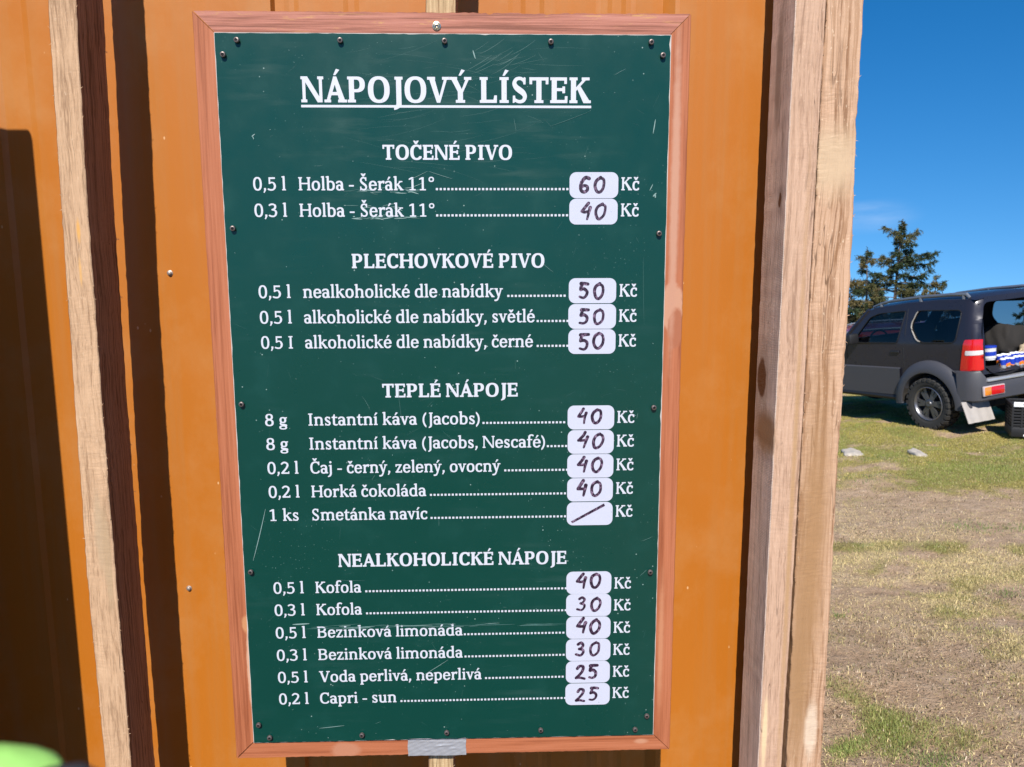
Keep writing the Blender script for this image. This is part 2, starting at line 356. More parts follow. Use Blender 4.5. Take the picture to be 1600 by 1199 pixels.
    if ch in 'nmhur':
        if ch == 'u': return U(stem(75, 120, XH, '', ''), flag(75, XH), I(ring(255, 150, 180, 162, S, T + 14), R(60, -60, 400, 150)), stem(345, 0, XH, 'r', ''), flag(345, XH)), 520
        g = U(stem(88, 0, ASC if ch == 'h' else XH, 'b', ''), flag(88, ASC if ch == 'h' else XH))
        if ch == 'r': return U(g, pen([(140, 300), (195, 385), (270, 432), (345, 438)], T + 6, S), P([(300, 478), (376, 474), (366, 348), (318, 348)])), 392
        def arch(x0, x1): return U(I(ring((x0 + x1)/2, 310, (x1 - x0)/2, 172, S, T + 16), R(x0 + S - 15, 308, x1 + 5, 600)), stem(x1 - S, 0, 312, 'b', ''))
        if ch == 'm': return U(g, arch(88, 475), arch(389, 776)), 866
        return U(g, arch(88, 482)), 568
    if ch in 'ocebdpq':
        cy = XH/2
        if ch == 'o': return ring(255, cy, 218, cy + 12, S + 4, T), 510
        if ch == 'c': return U(I(D(ring(250, cy, 215, cy + 12, S + 4, T + 6), R(290, 120, 700, XH - 120)), R(0, -60, 400, 600)), P([(330, XH - 140), (398, XH - 140), (404, XH - 20), (340, XH - 4)]), P([(360, 40), (412, 78), (386, 116), (330, 80)])), 436
        if ch == 'e': return U(D(ring(245, cy, 210, cy + 12, S + 4, T), R(250, 120, 700, cy - 2)), I(R(100, cy - 4, 440, cy + T - 10), f_sell(245, cy, 208, cy + 10)), P([(390, 62), (430, 100), (408, 134), (350, 92)])), 478
        if ch == 'b': return U(stem(80, 0, ASC, '', ''), flag(80, ASC), I(ring(265, cy, 222, cy + 12, S + 4, T + 4), R(105, -60, 700, 700))), 530
        if ch == 'd': return U(stem(366, 0, ASC, 'r', ''), flag(366, ASC), I(ring(268, cy, 222, cy + 12, S + 4, T + 4), R(0, -60, 425, 700))), 544
        if ch == 'p': return U(stem(84, DESC, XH, 'b', ''), flag(84, XH), I(ring(272, cy, 222, cy + 12, S + 4, T + 4), R(110, -60, 700, 700))), 540
    if ch == 'a':
        return U(R(300, 60, 300 + S, 330), I(ring(208, 320, 178, 162, S, T + 8), R(140, 318, 500, 600)), pen([(150, 446), (100, 424), (70, 380)], T, S*.8), I(ring(205, 138, 168, 150, S, T), R(0, -60, 320, 290)),
                 P([(300, 90), (300 + S, 90), (440, 42), (440, 0), (330, 0), (300, 40)])), 462
    if ch == 'g':
        return U(ring(225, 318, 172, 164, S - 4, T - 4), P([(300, 455), (440, 474), (440, 424), (340, 410)]), pen([(140, 190), (95, 140), (112, 88), (190, 66), (300, 56), (392, 20)], T + 2, S - 8), ring(228, -95, 196, 112, S - 26, T - 6)), 468
    if ch == 'f': return U(stem(98, 0, 560, 'b', '', l=L + 8), I(ring(255, 555, 157, 175, S, T + 8), R(60, 550, 262, 900)), pen([(255, 706), (310, 704), (360, 672)], T + 6, S*.75), R(28, XH - T, 310, XH)), 330
    if ch == 't': return U(R(92, 90, 92 + S, 520), P([(92, XH - 20), (92 + S, XH - 20), (92 + S, 605), (140, 605)]), R(26, XH - T, 318, XH), I(ring(245, 120, 153, 132, S, T + 8), R(60, -60, 262, 122)), pen([(245, 15), (290, 22), (326, 46)], T + 4, T - 8)), 344
    if ch == 'k': return U(stem(88, 0, ASC, 'b', ''), flag(88, ASC), P([(150, 200), (150, 262), (370, XH - 18), (440, XH - 18)]), P([(212, 270), (282, 322), (520, 20), (500, 0), (398, 0)]), R(318, XH - F + 6, 494, XH), R(378, 0, 540, F - 4)), 540
    if ch in 'vy':
        g = U(P([(38, XH), (38 + S*1.1, XH), (262, 90), (262, 0), (205, 0)]), P([(346, XH), (408, XH), (268, 0), (212, 0), (226, 80)]), R(2, XH - F + 4, 178, XH), R(300, XH - F + 4, 462, XH))
        if ch == 'y': g = U(g, pen([(244, 40), (205, -70), (140, -160), (40, -180)], T + 14, S*.8))
        return g, 464
    if ch == 'z': return U(R(48, XH - T - 4, 386, XH), R(40, 0, 396, T + 4), P([(300, XH - 20), (390, XH - 20), (140, 20), (44, 20)]), R(44, XH - 130, 44 + T - 4, XH), R(352, 0, 352 + T - 6, 135)), 436
    # ---- figures and points
    if ch == '0': return ring(275, 330, 225, 342, S, T), 552
    if ch == '1': return U(stem(232, 0, 668, 'b', '', l=110), P([(232, 668), (90, 590), (90, 545), (250, 580)]), ), 552
    if ch == '2': return U(pen([(80, 560), (170, 632), (290, 636), (400, 560), (405, 440), (320, 300), (200, 160), (90, 40)], T + 20, S - 6), pen([(395, 560), (412, 480), (370, 380)], S - 4), R(66, 0, 480, T + 14), R(440, 0, 484, 128)), 552
    if ch == '3': return U(pen([(88, 600), (190, 644), (320, 630), (392, 545), (365, 430), (220, 362)], T + 16, T + 6), pen([(378, 590), (400, 520), (372, 440)], S - 4), pen([(220, 362), (360, 330), (430, 250), (420, 120), (320, 28), (180, 20), (70, 60)], T + 6, T + 16), pen([(408, 280), (432, 200), (400, 100)], S)), 552
    if ch == '5': return U(R(112, 330, 112 + T + 14, 660), R(112, 660 - T - 18, 440, 660), pen([(135, 352), (250, 400), (370, 370), (432, 270), (425, 140), (330, 34), (190, 18), (72, 52)], T + 2, T + 14), pen([(398, 320), (434, 220), (402, 110)], S)), 552
    if ch == '8': return U(ring(276, 500, 188, 164, S - 8, T), ring(276, 176, 220, 188, S, T + 2)), 552
    if ch == ',': return P([(64, 105), (160, 105), (166, 20), (80, -128), (34, -112), (74, -10)]), 222
    if ch == '-': return R(42, 196, 290, 262), 332
    if ch == '.': return R(60, 0, 160, 98), 220
    if ch == '(': return D(I(f_ell(420, 265, 340, 470), R(-50, -300, 270, 900)), f_ell(470, 265, 310, 430)), 300
    if ch == ')': return D(I(f_ell(-120, 265, 340, 470), R(30, -300, 400, 900)), f_ell(-170, 265, 310, 430)), 300
    if ch == '°': return ring(190, 560, 138, 128, 56, 48), 380
    if ch == ' ': return np.full(PX.shape, 9.0), 222
    raise KeyError(ch)

# ================================================================ ground
def vnoise(x, y, s, seed=0):
    """smooth value noise, 0..1"""
    g = np.random.default_rng(seed).random((64, 64)); u = x/s; v = y/s; i = np.floor(u).astype(int); j = np.floor(v).astype(int); fu = u - i; fv = v - j
    fu = fu*fu*(3 - 2*fu); fv = fv*fv*(3 - 2*fv); G = lambda a, b: g[a % 64, b % 64]
    return (G(i, j)*(1-fu) + G(i+1, j)*fu)*(1-fv) + (G(i, j+1)*(1-fu) + G(i+1, j+1)*fu)*fv
def gz(x, y):
    x = np.asarray(x, float); y = np.asarray(y, float)
    xc = np.where(x > 8, 8 + 2*(1 - np.exp(-(np.maximum(x, 8) - 8)/2)), x); xc = np.where(xc < -3, -3 - 2*(1 - np.exp((np.minimum(xc, -3) + 3)/2)), xc)
    z = -.325 + .097*(xc - 6.41) - .049*(np.minimum(y, 60) - 8.25)
    d = np.hypot(x - .408, y + 1.19)
    z = z + .49*np.exp(-(d/4.0)**2)
    z = z - .105*(np.logaddexp(0, (d - 14)/1.5)*1.5)
    z = np.where((x < 1.0) & (y < .25) & (y > -9.3) & (x > -7.7), np.minimum(z, -.16), z)
    z = z + .018*np.sin(x*2.1 + y*.7)*np.sin(y*1.7 - x*.6) + .009*np.sin(x*6.3 - y*2.2)*np.sin(y*5.1 + x*1.3) + np.where((np.abs(x) < 16) & (np.abs(y) < 20), .030*(vnoise(x, y, .55, 5) - .5) + .022*(vnoise(x, y, .21, 6) - .5), 0)
    return z
def fbm(x, y, s, seed=0): return (vnoise(x, y, s, seed) + .5*vnoise(x, y, s/2.1, seed+1) + .25*vnoise(x, y, s/4.3, seed+2))/1.75
def near(x, y, cx, cy, rx, ry, a=0.0):
    ca, sa = math.cos(a), math.sin(a); u = (x - cx)*ca + (y - cy)*sa; v = -(x - cx)*sa + (y - cy)*ca
    return np.exp(-((u/rx)**2 + (v/ry)**2))
def cover(x, y):
    """how much grass, straw and green at a spot of the trodden yard"""
    d = np.hypot(x - .408, y + 1.19); x0, y0 = x, y
    x = x0 + 1.5*(fbm(x0, y0, 1.1, 71) - .5) + .5*(fbm(x0, y0, .35, 74) - .5); y = y0 + 1.9*(fbm(x0, y0, 1.2, 81) - .5) + .6*(fbm(x0, y0, .38, 84) - .5)
    n = fbm(x, y, .9, 3); n2 = fbm(x0, y0, .22, 9)
    far = 1/(1 + np.exp(-(d + 1.6*(fbm(x0, y0, 1.6, 91) - .5) - 8.0)/.45))
    lush = near(x, y, *LUSH)
    straw = np.clip(1.25*near(x, y, *STRAW) + .12, 0, 1)*np.clip((fbm(x0, y0, .33, 21) - .36)*4.5, 0, 1)
    bare = np.clip(near(x, y, *BARE1) + near(x, y, *BARE2), 0, 1)
    grass = np.clip(.03 + .98*far + .85*lush*np.clip(.35 + 2.4*(n2 - .42), 0, 1.2) + (n - .5)*1.9 + (n2 - .5)*1.9, 0.0, 1)*(1 - .85*bare*(1 - far*.6))
    return grass, straw, lush
LUSH = (1.74, 1.68, .60, .25, .95); STRAW = (3.1, 3.4, 1.5, .58, -.98); BARE1 = (2.5, 2.25, .75, .36, -.98); BARE2 = (3.95, 4.9, 1.3, .75, -.98)
def sheet_axis(c, lo, hi, fine, n_out):
    a = list(np.arange(lo, hi, fine)); s = fine
    while a[-1] < c + 9000: s *= 1.22; a.append(a[-1] + s)
    s = fine
    while a[0] > c - 9000: s *= 1.22; a.insert(0, a[0] - s)
    return np.array(a)
gxs = sheet_axis(0, .6, 13, .055, 0); gys = sheet_axis(0, -.5, 16, .055, 0); GXX, GYY = np.meshgrid(gxs, gys); GZZ = gz(GXX, GYY)
nx, ny = len(gxs), len(gys); gv = np.stack([GXX.ravel(), GYY.ravel(), GZZ.ravel()], 1)
ii = np.arange(nx*ny).reshape(ny, nx); gf = np.stack([ii[:-1, :-1].ravel(), ii[:-1, 1:].ravel(), ii[1:, 1:].ravel(), ii[1:, :-1].ravel()], 1)
m = NT('trodden_soil')
big = m.noise(1.1, 5); mid = m.noise(9, 6, rough=.65); fin = m.noise(70, 6, rough=.7)
soil = m.ramp(m.math('ADD', m.math('MULTIPLY', mid, .6), m.math('MULTIPLY', fin, .4)), (.32, (.41, .262, .160)), (.50, (.68, .465, .30)), (.70, (.84, .63, .44)))
at = m.n('ShaderNodeAttribute', attribute_name='cover'); sp = m.n('ShaderNodeSeparateColor'); m.l(at.outputs['Color'], sp.inputs[0])
turf = m.ramp(m.math('ADD', m.math('MULTIPLY', fin, .6), m.math('MULTIPLY', mid, .4)), (.35, (.22, .19, .055)), (.6, (.47, .39, .125)), (.78, (.62, .52, .22)))
c = m.mix(m.rng(m.math('ADD', sp.outputs[0], m.math('MULTIPLY', m.math('SUBTRACT', mid, .5), .8)), .3, .75), soil, turf)
c = m.mix(m.math('MULTIPLY', sp.outputs[1], m.rng(fin, .40, .60)), c, (.78, .62, .33))
crumb = m.n('ShaderNodeTexVoronoi', feature='F1'); crumb.inputs['Scale'].default_value = 95; m.l(m.obj, crumb.inputs['Vector']); c = m.mix(m.math('MULTIPLY', m.rng(crumb.outputs['Distance'], .30, .18), m.rng(m.noise(14, 3), .46, .60, 0, .75)), c, (.15, .10, .06))
peb = m.n('ShaderNodeTexVoronoi', feature='F1'); peb.inputs['Scale'].default_value = 55; m.l(m.obj, peb.inputs['Vector'])
c = m.mix(m.math('MULTIPLY', m.rng(peb.outputs['Distance'], .16, .10), m.rng(m.noise(6, 3), .5, .62)), c, (.48, .40, .32))
m.set(Base_Color=c, Roughness=.95, Specular_IOR_Level=.15); m.bump(m.math('ADD', m.math('MULTIPLY', mid, 1.6), m.math('MULTIPLY', fin, .9)), 1.0, .035)
SOIL = m.mat
ground = mesh_obj('ground', gv, gf, SOIL, smooth=True); tag(ground, kind='structure')
g_, s_, l_ = cover(GXX.ravel(), GYY.ravel()); ca = ground.data.color_attributes.new('cover', 'FLOAT_COLOR', 'POINT')
ca.data.foreach_set('color', np.stack([g_, s_, l_, np.ones_like(g_)], 1).ravel())
def blades(name, N, keep, hgt, wid, lean, colf, label, mat, seed, azr=(4, 48), dr=(1.7, 15.5), pw=1.35):
    """N loose blades scattered over the yard beyond the corner post"""
    r = np.random.default_rng(seed); az = np.radians(r.uniform(*azr, N)); d = dr[0] + (dr[1] - dr[0])*r.random(N)**pw
    x = .408 + d*np.sin(az); y = -1.19 + d*np.cos(az); ok = (r.random(N) < keep(x, y)) & ((x > 1.02) | (y < -.1)); x, y, d = x[ok], y[ok], d[ok]; n = len(x)
    z = gz(x, y); h = hgt(x, y)*r.uniform(.5, 1.5, n); w = wid*r.uniform(.6, 1.4, n)*(1 + d*.06); a = r.uniform(0, 2*np.pi, n); b = r.uniform(0, 2*np.pi, n); le = lean*r.uniform(.2, 1.2, n)
    dx, dy = np.cos(a)*w/2, np.sin(a)*w/2; tx, ty = np.cos(b)*h*le, np.sin(b)*h*le; tz = h*np.sqrt(np.maximum(.03, 1 - np.minimum(le, .985)**2))
    P = np.zeros((n, 5, 3)); P[:, 0] = np.stack([x - dx, y - dy, z - .004], 1); P[:, 1] = np.stack([x + dx, y + dy, z - .004], 1)
    P[:, 2] = np.stack([x + tx*.4 + dx*.8, y + ty*.4 + dy*.8, z + tz*.6 + .002], 1); P[:, 3] = np.stack([x + tx*.4 - dx*.8, y + ty*.4 - dy*.8, z + tz*.6 + .002], 1)
    P[:, 4] = np.stack([x + tx, y + ty, z + tz + .002], 1)
    k = np.arange(n)*5; me = bpy.data.meshes.new(name); me.vertices.add(n*5); me.vertices.foreach_set('co', P.ravel())
    q = np.stack([k, k+1, k+2, k+3], 1); t = np.stack([k+3, k+2, k+4], 1); loops = np.concatenate([q.ravel(), t.ravel()])
    me.loops.add(len(loops)); me.loops.foreach_set('vertex_index', loops); me.polygons.add(2*n)
    me.polygons.foreach_set('loop_start', np.concatenate([np.arange(n)*4, 4*n + np.arange(n)*3])); me.polygons.foreach_set('loop_total', np.concatenate([np.full(n, 4), np.full(n, 3)]))
    me.update(); me.validate(); cc = colf(x, y, r); ca = me.color_attributes.new('tint', 'FLOAT_COLOR', 'POINT')
    ca.data.foreach_set('color', np.repeat(np.concatenate([cc, np.ones((n, 1))], 1), 5, 0).ravel()); me.materials.append(mat)
    return tag(link(bpy.data.objects.new(name, me)), label, None, kind='stuff')
m = NT('blade'); at = m.n('ShaderNodeAttribute', attribute_name='tint'); m.set(Base_Color=at.outputs['Color'], Roughness=.6, Specular_IOR_Level=.3)
tr = m.n('ShaderNodeBsdfTranslucent'); m.l(at.outputs['Color'], tr.inputs[0]); ms = m.n('ShaderNodeMixShader'); ms.inputs[0].default_value = .25
m.l(m.b.outputs[0], ms.inputs[1]); m.l(tr.outputs[0], ms.inputs[2]); m.l(ms.outputs[0], m.t.nodes['Material Output'].inputs[0]); BLADE = m.mat
def grass_col(x, y, r):
    n = len(x); g, s, l = cover(x, y); f = np.clip(fbm(x, y, 1.3, 40) + r.normal(0, .22, n), 0, 1)[:, None]; d = np.hypot(x - .4, y + 1.2)
    dry = np.array([.70, .56, .20]); olive = np.array([.46, .42, .09]); green = np.array([.26, .36, .09]); pale = np.array([.64, .51, .29])
    fr_ = 1/(1 + np.exp(-(d - 7.6)/.6)); dry = dry*fr_[:, None] + np.array([.60, .49, .24])*(1 - fr_[:, None]); olive = olive*fr_[:, None] + np.array([.38, .35, .13])*(1 - fr_[:, None])
    c = olive*(1-f) + dry*f; k = np.clip(l*1.3 + (r.random(n) < .10), 0, 1)[:, None]; gv_ = np.clip(fbm(x, y, .45, 55)*1.6 - .3, 0, 1)[:, None]; k = np.maximum(k*.75, (gv_ > .62)*np.clip(g, 0, 1)[:, None]*.6); c = c*(1-k) + green*k
    p = (r.random(n) < .11*(1 - np.clip(l*2, 0, 1)))[:, None]; c = np.where(p, pale, c); return c*r.uniform(.75, 1.25, (n, 1))
tag(blades('grass', 1300000, lambda x, y: cover(x, y)[0]**1.3, lambda x, y: .009 + .008*cover(x, y)[0] + .002*cover(x, y)[2], .0017, 1.0, grass_col, 'short trodden yellow-green grass growing over the bare yard', BLADE, 5))
def straw_col(x, y, r): n = len(x); return np.array([.95, .78, .45])*r.uniform(.55, 1.15, (n, 1))*np.array([1, 1, .9])
tag(blades('straw', 520000, lambda x, y: cover(x, y)[1]*.95 + .008, lambda x, y: np.full(len(x), .014), .0021, 1.38, straw_col, 'pale dry straw and wood shavings scattered on the bare soil', BLADE, 6, dr=(1.7, 11)))
def stalk_col(x, y, r): n = len(x); return np.where(r.random((n, 1)) < .72, np.array([.13, .105, .05]), np.array([.74, .62, .46]))*r.uniform(.5, 1.4, (n, 1))
tag(blades('dry_stalks', 150000, lambda x, y: np.clip(fbm(x, y, .4, 33)*1.5 - .48, 0, 1), lambda x, y: np.full(len(x), .012), .0027, 1.32, stalk_col, 'dark dead stalks and crumbs of bark lying over the bare soil', BLADE, 9, dr=(1.7, 10)))
# tufts of greener grass
def tuft_keep(x, y):
    k = np.zeros(len(x))
    for cx, cy, s in TUFTS: k = np.maximum(k, near(x, y, cx, cy, s, s*.8))
    return np.clip(k*1.2, 0, 1)
TUFTS = [(3.98, 4.31, .16), (4.23, 4.26, .12), (3.37, 3.06, .09), (4.04, 6.08, .17), (4.55, 6.9, .2), (2.0, 1.41, .10), (2.35, 2.96, .05), (5.2, 6.0, .2)]
tag(blades('grass', 200000, tuft_keep, lambda x, y: np.full(len(x), .020), .0022, .9, lambda x, y, r: np.array([.20, .27, .08])*r.uniform(.6, 1.5, (len(x), 1)), 'darker green tufts of taller grass standing in the yard', BLADE, 8, dr=(1.7, 10)))
STONE = plain('pale_stone', (.50, .44, .37), .85, var=.25, vscale=25, bump=.5)
for x, y, sx, sy, lab in [(4.41, 7.27, .17, .10, 'flat pale stone in the grass close beside the corner post'), (4.92, 6.88, .16, .06, 'thin pale stone lying in the grass midway to the open car')]:
    bm = bmesh.new(); bmesh.ops.create_icosphere(bm, subdivisions=3, radius=1)
    for v in bm.verts:
        k = 1 + .16*math.sin(v.co.x*5 + x) + .12*math.sin(v.co.y*7 + 2); v.co = Vector((v.co.x*sx*k, v.co.y*sy*k, max(-.6, v.co.z)*.035*k))
    me = bpy.data.meshes.new('stone'); bm.to_mesh(me); bm.free(); me.materials.append(STONE); o = link(bpy.data.objects.new('stone', me)); o.location = (x, y, float(gz(x, y)) + .010); o.rotation_euler = (0, 0, .3*x)
    tag(o, lab, 'stone', 'pale stones in the yard')

# ================================================================ the hut's metal wall
WY = .187                                     # plane of the sheet
m = NT('ochre_sheet')
n1 = m.noise(2.2, 4, m.mapping((3, 3, 1))); n2 = m.noise(120, 4); n3 = m.noise(8, 5)
c = m.mix(n1, (.42, .130, .0095), (.465, .149, .013)); c = m.mix(m.rng(n3, .62, .78, 0, .25), c, (.47, .23, .08))
vo = m.n('ShaderNodeTexVoronoi', feature='F1'); vo.inputs['Scale'].default_value = 42; vo.inputs['Randomness'].default_value = 1; m.l(m.mapping((1, .05, .55)), vo.inputs['Vector'])
fleck = m.math('MULTIPLY', m.rng(vo.outputs['Distance'], .075, .05), m.rng(m.noise(11, 2), .57, .60)); c = m.mix(m.math('MULTIPLY', fleck, .65), c, (.80, .52, .27))
strk = m.rng(m.noise(1, 4, m.mapping((40, 1, 1.3)), .6), .48, .72, 0, .40); c = m.mix(strk, c, (.40, .17, .045)); dust = m.rng(m.noise(1, 6, m.mapping((6, 1, 5)), .7), .48, .78, 0, .36); c = m.mix(dust, c, (.52, .27, .10))
m.set(Base_Color=c, Roughness=m.rng(n3, .3, .7, .40, .48), Specular_IOR_Level=.42); m.bump(m.math('ADD', m.math('MULTIPLY', n1, 1.0), m.math('MULTIPLY', n2, .03)), .22, .012); OCHRE = m.mat
hut = empty('hut', (0, 0, 0)); tag(hut, 'ochre brown hut clad in ribbed metal sheet, behind the menu board', 'hut')
prof = [(-2.6, 0)]
for a in (-2.3, -1.6, -.9):
    prof += [(a, 0), (a + .018, .010), (a + .30, .010), (a + .318, 0)]
prof += [(-.385, 0), (-.375, .0022), (-.335, .0022), (-.325, 0), (.0615, 0), (.0655, .0135), (.080, .0135), (.088, .0152), (.096, .0152), (.104, .0135), (.176, .0135), (.184, .0152), (.194, .0152), (.202, .0135),
         (.445, .0135), (.453, .0120), (.466, .0120), (.474, .0135), (.497, .0135), (.505, .0152), (.514, .0152), (.522, .0135), (.590, .0135), (.598, .0120), (.609, .0120), (.617, .0135), (.632, .0135), (.640, .0152), (.648, .0152), (.656, .0135), (.6995, .0150), (.7015, .0150), (.719, 0.001), (.726, 0), (.975, 0)]
zs = [SZ*0 - .15, .6, 1.2, 1.8, 2.4, 2.95]
P = [[(x, WY + d, z) for x, d in prof] for z in zs]
b = MB(); b.grid(P); b.grid([[(x, WY + d + .0008, z) for x, d in prof] for z in zs]); b.build('metal_sheet', OCHRE, hut)
b = MB(); b.box(.962, .9745, WY + .001, 3.6, -.5, 2.95); b.build('side_wall', OCHRE, hut)
b = MB(); b.box(-2.7, 1.02, WY - .02, 3.7, 2.952, 3.05, bev=.01); b.build('roof', plain('roof_brown', (.10, .05, .03), .6), hut)
b = MB(); b.box(-2.6, .96, WY + .06, 3.5, -.6, .02); b.build('foundation', plain('footing', (.3, .28, .26), .9), hut)
bdeck = empty('bounce_deck', (0, 0, 0)); tag(bdeck, 'unseen dark plank deck added before the hut to cut light bounced onto the wall', 'bounce_deck'); DECK = wood('bounce_cut_planks', (.055, .038, .028), (.028, .018, .013), axis='x', saw=.2)  # unseen deck, added and darkened to cut bounce light on the wall
for i in range(64):
    y1 = .14 - i*.145; b = MB(); b.box(-7.5, .93, y1 - .138, y1, -.045, -.012 - .002*(i % 3), bev=.004); b.build('plank', DECK, bdeck)
for x in (-7.3, -4.3, -2.2, .7):
    b = MB(); b.box(x, x + .09, -9.1, .14, -.5, -.046); b.build('joist', DECK, bdeck)
STEEL = plain('zinc_screw', (.40, .34, .30), .5, .7, var=.25, vscale=300)
RUST = plain('dark_screw', (.17, .135, .125), .42, .55, var=.4, vscale=500)
DARK = plain('recess_shade', (.006, .006, .006), .7)  # black cross inset gives the screw recess its shade
def screw_mesh(r, h, mat_i=0):
    b = MB(); b.lathe([(r*.45, .012), (r*.45, -h*.35), (r*.98, -h*.42), (r, -h*.65), (r*.90, -h*.9), (r*.55, -h), (r*.50, -h), (r*.42, -h*.55), (0.0, -h*.5)], 'y', 20)
    for a in (0, 1): w, l = (r*.10, r*.42) if a else (r*.42, r*.10); b.box(-w, w, -h*1.0, -h*.62, -l, l, 1)
    return b
for x, z in ((-.1265, -.3642), (-.1298, -.9233)):
    b = MB(); b.lathe([(.0048, .001), (.0048, -.0010), (.0040, -.0014), (.0032, -.0016), (.0032, -.0042), (.0024, -.0048), (0, -.0048)], 'y', 20); o = b.build('wall_screw', STEEL, hut, True); o.location = (x, WY, SZ + z)

# ================================================================ sawn timbers in front of the wall
def timber(name, path, depth, y0, mats, label, group=None, seed=0, jag=.0007, parent=None, fuzz=70, side_of=None, z_axis=True):
    """path: (z, x_left, x_right) of the front face; mats: front/back, left, right"""
    r = random.Random(seed); zs = []; z = path[0][0]
    while z < path[-1][0]: zs.append(z); z += .010
    zs.append(path[-1][0]); V = []; F = []; M = []
    px = [p[0] for p in path]; xl = np.interp(zs, px, [p[1] for p in path]); xr = np.interp(zs, px, [p[2] for p in path])
    g = np.random.default_rng(seed); nz = len(zs)
    def wob(a, k): q = g.normal(0, 1, nz + 2*k); return a*np.convolve(q, np.ones(2*k+1)/math.sqrt(2*k+1), 'valid')
    W = {s: wob(jag*.38, 0) + wob(jag*.22, 3) + wob(jag*.22, 20) for s in range(4)}; ns = 5; cs = .0012
    for i, z in enumerate(zs):
        a, c_ = xl[i], xr[i]; cor = [(a, y0), (c_, y0), (c_, y0 + depth), (a, y0 + depth)]
        offs = [(W[0][i], abs(W[1][i])*.4), (W[2][i], abs(W[3][i])*.4), (W[2][i], 0), (W[0][i], 0)]
        cor = [(p[0] + o[0], p[1] + o[1]) for p, o in zip(cor, offs)]
        for k in range(4):
            p, q = cor[k], cor[(k+1) % 4]; dl = math.hypot(q[0]-p[0], q[1]-p[1])
            for t in (cs/dl, .25, .5, .75, 1 - cs/dl): V.append((p[0] + (q[0]-p[0])*t, p[1] + (q[1]-p[1])*t, z))
    n = 4*ns
    for i in range(nz - 1):
        for k in range(n):
            F.append((i*n + k, i*n + (k+1) % n, (i+1)*n + (k+1) % n, (i+1)*n + k)); s = k//ns; M.append({0: 0, 1: 2, 2: 0, 3: 1}[s])
    F += [tuple(range(n))[::-1], tuple(range((nz-1)*n, nz*n))]; M += [0, 0]
    for _ in range(fuzz):                     # torn fibres standing off the edges
        i = r.randrange(2, nz - 3); e = r.choice((0, 4, 5, 9, 0, 4)); p = Vector(V[i*n + e]); l = r.uniform(.0015, .0055); w = r.uniform(.0003, .0007)
        d = Vector((r.uniform(.2, 1)*(-1 if e in (0,) else 1), r.uniform(-.5, .2), r.uniform(-1, 1))).normalized()*l; b_ = len(V)
        V += [tuple(p - Vector((0, 0, w))), tuple(p + Vector((0, 0, w))), tuple(p + d*.6 + Vector((0, .0003, w))), tuple(p + d)]; F += [(b_, b_+1, b_+2, b_+3)]; M.append(0)
    o = mesh_obj(name, V, F, mats, parent, M, True)
    bm = bmesh.new(); bm.from_mesh(o.data); bmesh.ops.recalc_face_normals(bm, faces=bm.faces[:])
    for e in bm.edges: e.smooth = not (len(e.link_faces) == 2 and e.calc_face_angle(0) > .45)
    bm.to_mesh(o.data); bm.free(); return o
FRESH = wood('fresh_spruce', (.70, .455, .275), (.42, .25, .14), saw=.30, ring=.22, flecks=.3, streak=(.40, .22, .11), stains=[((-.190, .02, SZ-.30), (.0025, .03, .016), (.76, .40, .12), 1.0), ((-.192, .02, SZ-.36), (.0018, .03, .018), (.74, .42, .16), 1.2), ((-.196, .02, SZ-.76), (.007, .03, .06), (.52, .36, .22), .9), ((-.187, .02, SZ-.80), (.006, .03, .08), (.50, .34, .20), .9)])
SHADE = wood('shaded_brown_spruce', (.34, .190, .112), (.17, .088, .048), saw=.15, ring=.9, streak=(.10, .045, .022))  # darkened copy of the batten wood, shade put into its side faces
GREYW = wood('greyed_spruce', (.88, .68, .55), (.56, .42, .33), saw=.3, ring=.40, grain=.9, sawline=.55, streak=(.26, .15, .11), knots=[((.85, .088, SZ-.535), (.03, .020, .032)), ((.85, .045, SZ-.255), (.02, .006, .012))], stains=[((.85, .06, SZ-.62), (.03, .05, .035), (.36, .20, .10), .9), ((.85, .075, SZ-.06), (.03, .012, .09), (.36, .27, .21), .9)])
PALE = wood('planed_spruce', (.66, .43, .295), (.45, .27, .175), saw=.22, ring=.35, streak=(.44, .25, .14), flecks=.3, stains=[((.888, .02, SZ-.75), (.0035, .03, .42), (.50, .30, .155), 1.6), ((.862, .02, SZ-1.12), (.004, .03, .06), (.78, .58, .34), .8)])
ROUGH = wood('rough_spruce', (.66, .42, .27), (.36, .19, .10), saw=.40, ring=1.0, grain=.75, flecks=.55, stains=[((.92, .02, SZ-.20), (.05, .05, .045), (.66, .47, .295), 1.3), ((.925, .02, SZ-.80), (.022, .05, .24), (.42, .235, .11), 1.6), ((.915, .02, SZ-1.02), (.016, .05, .16), (.40, .225, .105), 1.6), ((.94, .02, SZ-1.12), (.010, .05, .05), (.76, .58, .42), .8)])
lb = [(-1.95, -.216, -.176), (-1.153, -.219, -.177), (-.83, -.2215, -.177), (-.527, -.2172, -.1765), (-.2445, -.2117, -.1738), (.017, -.206, -.1678), (.60, -.199, -.160)]
lab = 'wooden batten of the frame before the ochre wall, '
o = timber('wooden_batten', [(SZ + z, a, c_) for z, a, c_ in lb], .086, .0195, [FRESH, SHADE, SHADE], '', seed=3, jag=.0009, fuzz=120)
tag(o, 'freestanding pale sawn batten left of the menu board, its right side coloured dark for deep shade', 'batten', 'sawn timbers in front of the wall')
o = timber('wooden_batten', [(SZ + z, a, c_) for z, a, c_ in [(-1.95, .300, .340), (-1.165, .3058, .3457), (.015, .323, .3655), (.60, .331, .374)]], .091, .0205, [wood('lath_spruce', (.66, .48, .27), (.34, .21, .10), saw=.3, ring=.8), SHADE, SHADE], '', seed=4)
tag(o, 'wooden batten behind the menu board, showing only above and below it', 'batten', 'sawn timbers in front of the wall')
